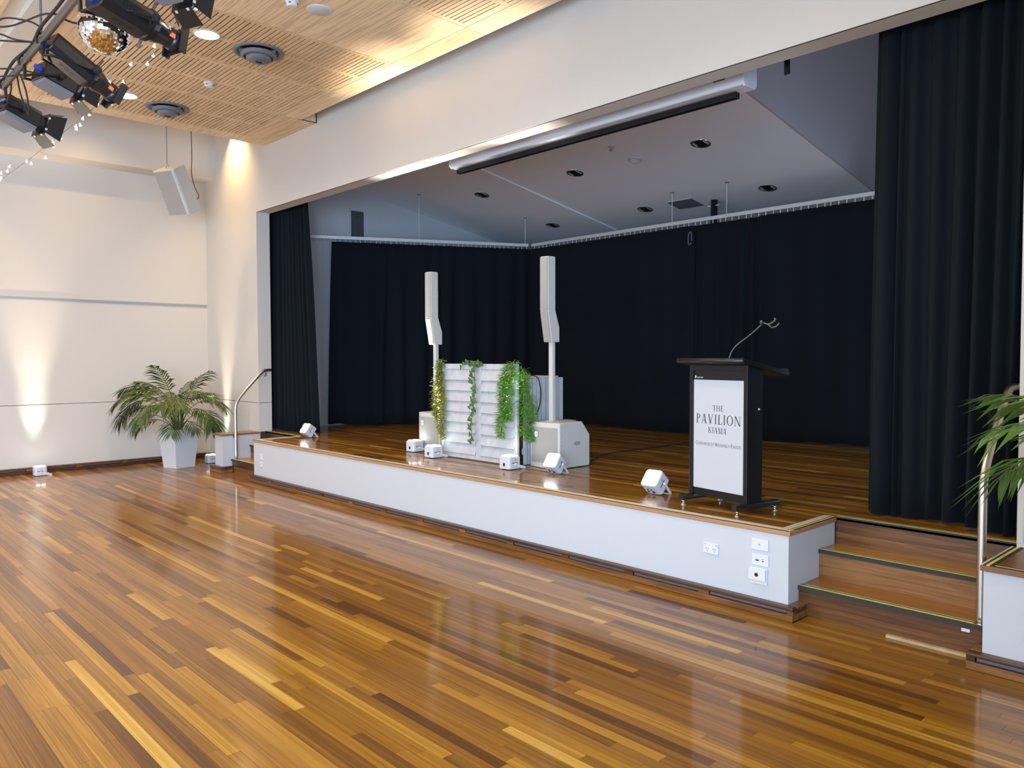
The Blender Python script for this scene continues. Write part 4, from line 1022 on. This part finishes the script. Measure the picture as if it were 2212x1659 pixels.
right_specs = [(WST + .02, .90, 1.12, -.12, 14, .40, .36, .45), (WST - .22, .84, .95, -1.05, 14, .38, .34, .45), (WST + .55, .9, 1.25, -.5, 12, .36, .3, .45), (WST - .9, .8, 1.2, -.8, 12, .36, .3, .45),
 (.3, .5, 1.35, -.2, 10, .26, .2, .45), (1.9, .7, 1.4, -.4, 11, .3, .2, .45), (-1.4, 1.0, 1.35, -.6, 12, .34, .2, .45), (-.5, .5, 1.4, .1, 10, .28, .2, .45), (WST + .25, .80, 1.45, .5, 11, .30, .3, .5)]
palm('palm whose green leaves reach in at the right edge over the handrail', (-.36, 4.0, 0), .0, right_specs, 12, 'leaf_b')

# ------------------------------------------------------------------ hanging box speaker
hs = thing('hanging_speaker', 'pale grey box speaker hanging tilted from cables near the left corner', 'speaker', (-10.86, 3.96, 3.84), .45)
TH = Matrix.Rotation(.48, 4, 'X')
MB().box(-.18, .18, -.10, .12, -.31, .31, TH).build('cabinet', M['ivory'], hs, bevel=.006)
MB().box(-.166, .13, -.108, -.1005, -.295, .295, TH).build('grille', M['grille'], hs, bevel=.003)
MB().box(.1305, .168, -.107, -.1005, -.295, .295, TH).build('side_grille', M['sign'], hs, bevel=.002)
for z in (-.27, -.1, .1, .27):
    for x in (-.172, .174): MB().lathe([(.005, 0), (.005, .003)], 8, TH @ Matrix.Translation((x, -.1002, z)) @ Matrix.Rotation(PI / 2, 4, 'X')).build('screw', M['vent'], hs)
top = TH @ Vector((0, -.02, .31)); bk = TH @ Vector((.10, .12, -.10))
MB().tube(smoothpath([top + Vector((-.012, 0, 0)), top + Vector((-.018, 0, .03)), top + Vector((0, 0, .055)), top + Vector((.018, 0, .03)), top + Vector((.012, 0, 0))], 5), .005, 8).build('shackle', M['steel'], hs, smooth=True)
MB().tube([top + Vector((0, 0, .055)), top + Vector((0, 0, .10)), Vector((top.x, top.y, 5.295 - 3.84))], .004, 6).build('suspension_cable', M['galv'], hs)
MB().tube(smoothpath([bk, bk + Vector((.04, .05, -.06)), bk + Vector((.08, .06, .0)), bk + Vector((.03, .04, .12)), bk + Vector((-.01, .03, .32)), bk + Vector((.01, .02, .6)), Vector((bk.x, bk.y, 5.295 - 3.84))], 6), .005, 6).build('signal_cable', M['rubber'], hs, smooth=True)

# ------------------------------------------------------------------ fittings in the timber ceiling
def ceil_light(label, x, y, energy=21):
    t = thing('round_downlight', label, 'downlight', (x, y, ZR - .0005), 0, 'lit round downlights in the timber ceiling')
    MB().lathe([(.118, 0), (.118, -.006), (.105, -.009), (.104, -.004)], 32, close=False).build('rim', M['white'], t, smooth=True)
    MB().lathe([(.104, -.0055), (.104, -.0035)], 32).build('diffuser', M['downlight'], t)
    lamp('glow', 'AREA', (0, 0, -.012), (0, 0, 0), energy, (1, .86, .68), t, shape='DISK', size=.2, spread=2.6)
    return t
ceil_light('lit round downlight in the timber ceiling left of the nearer air vent', -7.06, 2.865)
ceil_light('lit round downlight in the timber ceiling beside the spotlight nose', -9.29, 2.865)
for x, w_ in ((-4.80, 'second'), (-2.55, 'first')): ceil_light('lit round downlight in the front row of the timber ceiling, %s from the right wall' % w_, x, 2.865)
for yy, row in ((-.4, 'middle'), (-4.4, 'rearmost')):
    for x, w_ in ((-9.29, 'fourth'), (-7.06, 'third'), (-4.80, 'second'), (-2.55, 'first')): ceil_light('lit round downlight in the %s row of the timber ceiling, %s from the right wall' % (row, w_), x, yy)
def air_vent(label, x, y):
    t = thing('ceiling_air_vent', label, 'air vent', (x, y, ZR - .0005))
    MB().lathe([(.235, 0), (.235, -.008), (.215, -.016), (.195, -.010), (.185, .0)], 36, close=False).build('rim', M['vent'], t, smooth=True)
    MB().lathe([(.19, .0), (.19, -.002)], 36).build('throat', M['black'], t)
    MB().lathe([(.165, -.02), (.165, -.045), (.135, -.060), (.130, -.050), (.155, -.040), (.158, -.02)], 36, close=False).build('outer_ring', M['vent'], t, smooth=True)
    MB().lathe([(.115, -.015), (.115, -.075), (.085, -.092), (.0, -.096)], 36, close=False).build('core', M['vent'], t, smooth=True)
    for k in range(3): MB().box(.11, .19, -.004, .004, -.03, -.006, Matrix.Rotation(k * 2 * PI / 3 + .5, 4, 'Z')).build('arm', M['vent'], t)
    MB().box(-.006, .006, -.03, .03, -.104, -.0955).build('slot_screw', M['black'], t)
air_vent('nearer round grey air vent in the timber ceiling', -7.13, 3.385)
air_vent('farther round grey air vent in the timber ceiling above the hanging speaker', -9.43, 3.35)
t = thing('ceiling_speaker', 'flush round white speaker cover in the plain timber panel', 'speaker', (-5.93, 3.357, ZR - .0005))
MB().lathe([(.105, 0), (.105, -.005), (.095, -.008)], 32).build('rim', M['plastic'], t); MB().lathe([(.092, -.0082), (.088, -.011), (.0, -.012)], 32, close=False).build('cover', M['white'], t, smooth=True)
def detector(label, x, y):
    t = thing('smoke_detector', label, 'smoke detector', (x, y, ZR - .0005))
    MB().lathe([(.055, 0), (.055, -.012), (.048, -.018)], 24).build('base', M['plastic'], t)
    MB().lathe([(.046, -.0185), (.046, -.036), (.034, -.048)], 24).build('head', M['plastic'], t)
    for k in range(4): MB().box(-.010, .010, -.0475, -.0455, -.034, -.026, Matrix.Rotation(k * PI / 2 + .7, 4, 'Z')).build('slit', M['black'], t)
detector('white smoke detector on the slotted timber ceiling between the air vents', -8.27, 3.37)
detector('white smoke detector at the top edge beside the round ceiling speaker', -5.93, 3.11)
def washer(label, x, y, z, energy, size, tilt=0):
    t = thing('wall_washer', label, 'downlight', (x, y, z))
    MB().lathe([(.055, .02), (.055, .10), (.015, .11), (.015, ZU - z - .0005)], 20).build('can', M['white'], t); MB().lathe([(.05, .0195), (.05, .017)], 16).build('lamp_face', M['downlight'], t)
    lamp('glow', 'SPOT', (0, 0, .01), (tilt, 0, 0), energy, (1, .66, .30), t, spot_size=size, spot_blend=1, shadow_soft_size=.04)
washer('warm downlight above the ceiling edge washing the stage wall beside the bulkhead', -11.10, 4.74, 5.06, 300, 1.7, .12)
for yy, w_ in ((3.0, 'nearest'), (1.0, 'second'), (-1.0, 'third'), (-3.0, 'fourth')):
    washer('warm downlight above the ceiling edge along the left wall, %s to the stage' % w_, -11.05, yy, 5.15, 150, 2.2)

# ------------------------------------------------------------------ lighting bar with spotlights
BY, BZ = 1.30, 3.67
bar = thing('lighting_bar', 'worn steel pipe lighting bar hung across the hall at top left', 'lighting bar', (-7.11, BY, BZ))
MB().tube([(0, 0, 0), (7.6, 0, 0)], .024, 16).build('pipe', M['galv'], bar, smooth=True)
MB().lathe([(.0245, 0), (.0245, .004)], 16, Matrix.Rotation(-PI / 2, 4, 'Y')).build('end_cap', M['galv'], bar)
for x in (1.2, 3.9, 6.6): MB().tube([(x, 0, .024), (x, 0, 4.47 - BZ)], .008, 8).build('drop_rod', M['galv'], bar)

def aim(P, Q, roll=0):
    z = (Q - P).normalized(); x = z.cross(Vector((0, 0, 1))).normalized(); y = z.cross(x)     # y points down-ish
    m = Matrix((x, y, z)).transposed().to_4x4(); m.translation = P
    return m
def fixture(name, label, P, Q, kind, clampx):
    """P rear end, Q front end in room coordinates; local z is the beam axis, local -y is up"""
    m = aim(Vector(P), Vector(Q)); Lg = (Vector(Q) - Vector(P)).length
    t = thing(name, label, 'spotlight', P); t.matrix_world = m; inv = m.inverted()
    if kind == 'profile':
        s = Lg / .62; b = .38 * s
        body = MB().prism([(-.085 * s, -.075 * s), (.085 * s, -.075 * s), (.105 * s, -.03 * s), (.105 * s, .06 * s), (.075 * s, .10 * s), (-.075 * s, .10 * s), (-.105 * s, .06 * s), (-.105 * s, -.03 * s)], 0, b, 'z').build('lamp_house', M['fixture'], t, bevel=.008)
        for k in range(3):
            for r in range(3):
                MB().box(.1052 * s, .1065 * s, -.022 * s + r * .018 * s, -.012 * s + r * .018 * s, .14 * s + k * .05 * s, .175 * s + k * .05 * s).build('vent_slot', M['black'], body)
                MB().box(-.022 * s + r * .018 * s, -.012 * s + r * .018 * s, .1002 * s, .1012 * s, .14 * s + k * .05 * s, .175 * s + k * .05 * s).build('vent_slot', M['black'], body)
        c = MB().lathe([(.08 * s, b - .03 * s), (.115 * s, b - .005 * s), (.115 * s, b + .03 * s), (.085 * s, b + .045 * s)], 24).build('shutter_ring', M['fixture'], t); auto_smooth(c)
        tu = MB().lathe([(.088 * s, b + .03 * s), (.092 * s, b + .08 * s), (.072 * s, b + .14 * s), (.070 * s, b + .19 * s), (.078 * s, b + .20 * s), (.082 * s, Lg - .03 * s), (.078 * s, Lg)], 24).build('lens_tube', M['blackgloss'], t); auto_smooth(tu)
        MB().lathe([(.070 * s, Lg + .0005), (.0, Lg + .004)], 20, close=False).build('lens', M['chrome'], tu)
        for k in range(4):
            a = k * PI / 2 + .4; MB().box(-.02 * s, .02 * s, .115 * s, .175 * s, b + .008 * s, b + .013 * s, Matrix.Rotation(a, 4, 'Z')).build('shutter_blade', M['galv'], t)
        MB().box(-.085 * s, .085 * s, -.095 * s, .095 * s, Lg + .006, Lg + .012).box(-.1 * s, -.086 * s, -.1 * s, .1 * s, Lg - .02, Lg + .03).box(.086 * s, .1 * s, -.1 * s, .1 * s, Lg - .02, Lg + .03).build('filter_holder', M['fixture'], t)
        MB().lathe([(.012 * s, 0), (.012 * s, .035 * s), (.016 * s, .04 * s), (.016 * s, .05 * s)], 10, Matrix.Translation((.07 * s, .02 * s, b + .11 * s)) @ Matrix.Rotation(PI / 2, 4, 'Y')).build('focus_knob', M['rubber'], t)
        MB().box(.0795 * s, .0835 * s, -.006 * s, .028 * s, Lg - .10 * s, Lg - .055 * s).build('orange_label', M['orange'], tu)
        MB().box(.0795 * s, .0835 * s, -.040 * s, -.007 * s, Lg - .10 * s, Lg - .055 * s).build('degree_label', M['black'], tu)
        plain_text('degree_print', '26\u00b0', .036 * s, M['whiteprint'], tu, Matrix.Translation((.0838 * s, -.010 * s, Lg - .098 * s)) @ Matrix(((0, 0, 1, 0), (0, -1, 0, 0), (1, 0, 0, 0), (0, 0, 0, 1))) @ Matrix.Rotation(PI / 2, 4, 'Z') @ Matrix.Translation((0, 0, 0)))
        MB().box(.0795 * s, .086 * s, -.03 * s, .03 * s, Lg + .013, Lg + .02).build('orange_label', M['orange'], tu)
        MB().lathe([(.020, -.055), (.022, -.02), (.022, .004)], 12, Matrix.Translation((-.02, .03, 0))).build('power_plug', M['bluecon'], t)
        piv = .36 * s; half = .122 * s
    else:
        s = Lg / .42; b = .27 * s
        body = MB().prism([(-.085 * s, -.07 * s), (.085 * s, -.07 * s), (.10 * s, -.04 * s), (.10 * s, .075 * s), (-.10 * s, .075 * s), (-.10 * s, -.04 * s)], 0, b, 'z').build('lamp_house', M['fixture'], t, bevel=.008)
        MB().prism([(-.10 * s, .0755 * s), (.10 * s, .0755 * s), (.085 * s, .105 * s), (-.085 * s, .105 * s)], .01, b - .01, 'z').build('vent_tray', M['vent'], t, bevel=.004)
        ln = MB().lathe([(.072 * s, b + .0005), (.078 * s, b + .01), (.078 * s, b + .05 * s), (.070 * s, b + .05 * s)], 24).build('lens_ring', M['fixture'], t); auto_smooth(ln)
        MB().lathe([(.066 * s, b + .0505 * s), (.03 * s, b + .062 * s), (.0, b + .065 * s)], 20, close=False).build('lens', M['chrome'], ln, smooth=True)
        MB().box(-.09 * s, .09 * s, -.09 * s, .09 * s, b + .052 * s, b + .058 * s).build('door_frame', M['fixture'], t)
        for k in range(4):
            Rz = Matrix.Rotation(k * PI / 2, 4, 'Z') @ Matrix.Translation((0, .09 * s, b + .06 * s)) @ Matrix.Rotation(-.45, 4, 'X')
            w0, w1 = .078 * s, (.11 * s if k % 2 else .085 * s)
            MB().prism([(-w0, 0), (w0, 0), (w1, .12 * s), (-w1, .12 * s)], -.0015, .0015, 'y', Rz).build('barn_door', M['fixture'], t)
            for hx in (-.05, .05): MB().box(hx * s - .008, hx * s + .008, -.006, .006, -.006, .010, Rz).build('hinge', M['alu'], t)
        MB().lathe([(.016, -.045), (.018, -.015), (.018, .004)], 12, Matrix.Translation((.03, .0, 0))).build('power_plug', M['bluecon'], t)
        piv = .13 * s; half = .112 * s
    # yoke up to the clamp on the bar
    hook = inv @ Vector((clampx, BY, BZ - .026)); low = inv @ Vector((clampx, BY, BZ - .10))
    for sx in (-1, 1):
        MB().tube([(sx * half, 0, piv), (sx * half, (low.y) * .45, piv + (low.z - piv) * .45), (sx * half * .55 + low.x * .45, low.y * .9, piv + (low.z - piv) * .9), tuple(low)], .009, 6).build('yoke_arm', M['fixture'], t)
        MB().lathe([(.022, 0), (.022, .03), (.010, .036), (.010, .05)], 12, Matrix.Translation((sx * half, 0, piv)) @ Matrix.Rotation(sx * PI / 2, 4, 'Y')).build('yoke_knob', M['rubber'], t)
    MB().tube([tuple(low), tuple(hook)], .012, 8).build('clamp_bolt', M['fixture'], t)
    up = (inv.to_3x3() @ Vector((0, 0, 1))); ax = (inv.to_3x3() @ Vector((0, 1, 0)))
    ctr = inv @ Vector((clampx, BY, BZ))
    MB().tube([ctr + up * -.034 + ax * -.03, ctr + ax * -.038, ctr + up * .034 + ax * -.02, ctr + up * .037 + ax * .02, ctr + up * .01 + ax * .040], .009, 6).build('hook_clamp', M['fixture'], t)
    return t
fixture('profile_spotlight', 'black profile spotlight with orange label in front of the mirror ball', (-4.877, 1.345, 3.645), (-5.023, 1.837, 3.549), 'profile', -5.0)
fixture('profile_spotlight', 'black profile spotlight left of the mirror ball', (-5.921, 1.345, 3.68), (-6.037, 1.775, 3.452), 'profile', -5.88)
fixture('fresnel_spotlight', 'black spotlight with barn doors behind the profile spotlight', (-6.456, 1.40, 3.65), (-6.547, 1.748, 3.549), 'fresnel', -6.40)
fixture('fresnel_spotlight', 'black spotlight with barn doors hanging from the end of the bar', (-7.299, 1.315, 3.60), (-7.417, 1.693, 3.472), 'fresnel', -7.04)
fixture('fresnel_spotlight', 'black spotlight at the top edge with only its barn doors showing', (-4.547, 1.50, 3.748), (-4.687, 1.836, 3.655), 'fresnel', -4.55)

# mirror ball
mbp = Vector((-5.36, 1.53, 3.645)); RB = .152
ball = thing('mirror_ball', 'silver mirror ball hanging between the black spotlights', 'mirror ball', mbp)
MB().lathe([(.001, -RB + .004)] + [((RB - .004) * math.cos(a * PI / 24), (RB - .004) * math.sin(a * PI / 24)) for a in range(-11, 12)] + [(.001, RB - .004)], 32).build('core', M['vent'], ball, smooth=True)
mb = MB(); nb = 34; rr = random.Random(2)
for i in range(nb):
    la = -PI / 2 + (i + .5) * PI / nb; ring = max(1, int(round(2 * PI * math.cos(la) * RB / .0145)))
    for j in range(ring):
        lo = 2 * PI * j / ring; h = .0066
        R_ = Matrix.Rotation(lo, 4, 'Z') @ Matrix.Rotation(-la, 4, 'Y') @ Matrix.Translation((RB - .003, 0, 0)) @ Matrix.Rotation(rr.uniform(-.09, .09), 4, 'Y') @ Matrix.Rotation(rr.uniform(-.09, .09), 4, 'Z')
        mb.box(0, .003, -h, h, -h, h, R_)
o = mb.build('mirror_tiles', M['mirror'], ball, fix=False); o['kind'] = 'stuff'
MB().lathe([(.02, RB - .004), (.02, RB + .03), (.008, RB + .045)], 12).build('hanger_cap', M['chrome'], ball)
MB().tube([(0, 0, RB + .04), (0, 0, 4.488 - mbp.z)], .0025, 6).build('suspension_wire', M['galv'], ball)

# cables looping off the bar
rc = random.Random(31)
def cable(label, pts, r=.006): return tag(MB().tube(smoothpath(pts, 8), r, 7).build('power_cable', M['rubber'], smooth=True), label, 'cable', 'cables looped around the lighting bar')
cable('thick bundle of black cable running along the top of the lighting bar', [(-7.0, BY - .02, BZ + .03), (-6.6, BY - .03, BZ + .045), (-6.2, BY + .0, BZ + .05), (-5.8, BY - .03, BZ + .04), (-5.4, BY - .02, BZ + .05), (-4.9, BY - .03, BZ + .04), (-4.3, BY, BZ + .045)], .010)
cable('wide black cable loop hanging off the lighting bar above the barn door spotlight', [(-6.42, BY + .10, BZ - .06), (-6.62, BY - .02, BZ - .0), (-6.95, BY - .20, BZ + .06), (-6.85, BY - .26, BZ + .16), (-6.45, BY - .18, BZ + .16), (-6.15, BY - .10, BZ + .05), (-6.02, BY, BZ + .02)])
cable('second black cable loop off the lighting bar beside the blue plug', [(-6.0, BY + .02, BZ + .02), (-6.25, BY - .14, BZ + .06), (-6.5, BY - .2, BZ + .14), (-6.25, BY - .16, BZ + .20), (-5.95, BY - .06, BZ + .12), (-5.8, BY - .02, BZ + .04)])
cable('long black cable loop nearest the white beam', [(-6.40, BY + .10, BZ - .06), (-6.8, BY - .08, BZ - .02), (-7.05, BY - .16, BZ + .04), (-6.7, BY - .22, BZ + .22), (-6.2, BY - .10, BZ + .16), (-5.7, BY - .04, BZ + .09), (-5.5, BY, BZ + .04)])
cable('black cable drooping below the bar near its end', [(-6.75, BY + .02, BZ + .01), (-6.85, BY + .06, BZ - .1), (-6.80, BY + .10, BZ - .26), (-6.75, BY + .08, BZ - .12), (-6.70, BY + .03, BZ + .0)])
cable('black cable curling past the open end of the lighting bar', [(-7.0, BY - .01, BZ + .03), (-7.12, BY - .06, BZ + .02), (-7.25, BY - .04, BZ - .06), (-7.16, BY + .02, BZ - .12), (-7.02, BY + .03, BZ - .05), (-6.95, BY + .02, BZ + .02)])
cable('black cable hanging behind the mirror ball', [(-5.5, BY, BZ + .03), (-5.45, BY + .10, BZ + .0), (-5.35, BY + .14, BZ + .06), (-5.2, BY + .06, BZ + .10), (-5.05, BY, BZ + .04)])

# ------------------------------------------------------------------ fairy light string
fl = thing('fairy_light_string', 'string of tiny white fairy lights across the upper left', 'string lights', (0, 0, 0))
fa, fb = Vector((-8.889, 1.577, 3.292)), Vector((-5.018, 2.079, 3.877))
fd = fb - fa
wp = [fa + fd * t + Vector((0, 0, -.05 * math.sin(PI * min(1, max(0, t))))) for t in (-.85, -.5, -.2, 0, .15, .3, .45, .6, .75, .9, 1.0, 1.3, 1.6)]
wp[-1].z = 4.48
wire = smoothpath(wp, 5)
MB().tube(wire, .0022, 5).build('wire', M['clearwire'], fl)
rf = random.Random(17)
bulb0 = None; u = -.18
while u < 1.12:
    p = fa + fd * u + Vector((0, 0, -.05 * math.sin(PI * min(1, max(0, u)))))
    off = Vector((rf.uniform(-.05, .05), rf.uniform(-.05, .05), rf.choice((-.05, -.045, .02, .035, -.02))))
    if bulb0 is None:
        bulb0 = MB().lathe([(.0035, .016), (.005, .004), (.012, -.006), (.009, -.010), (.002, -.012)], 8).build('bulb', M['warmbulb'], fl); bulb0.location = p + off
    else: share(bulb0, fl, p + off, (rf.uniform(-.4, .4), rf.uniform(-.4, .4), 0))
    MB().tube([p, p + off + Vector((0, 0, .014))], .0012, 4).build('twig', M['clearwire'], fl)
    u += rf.choice((.012, .02, .035, .05))
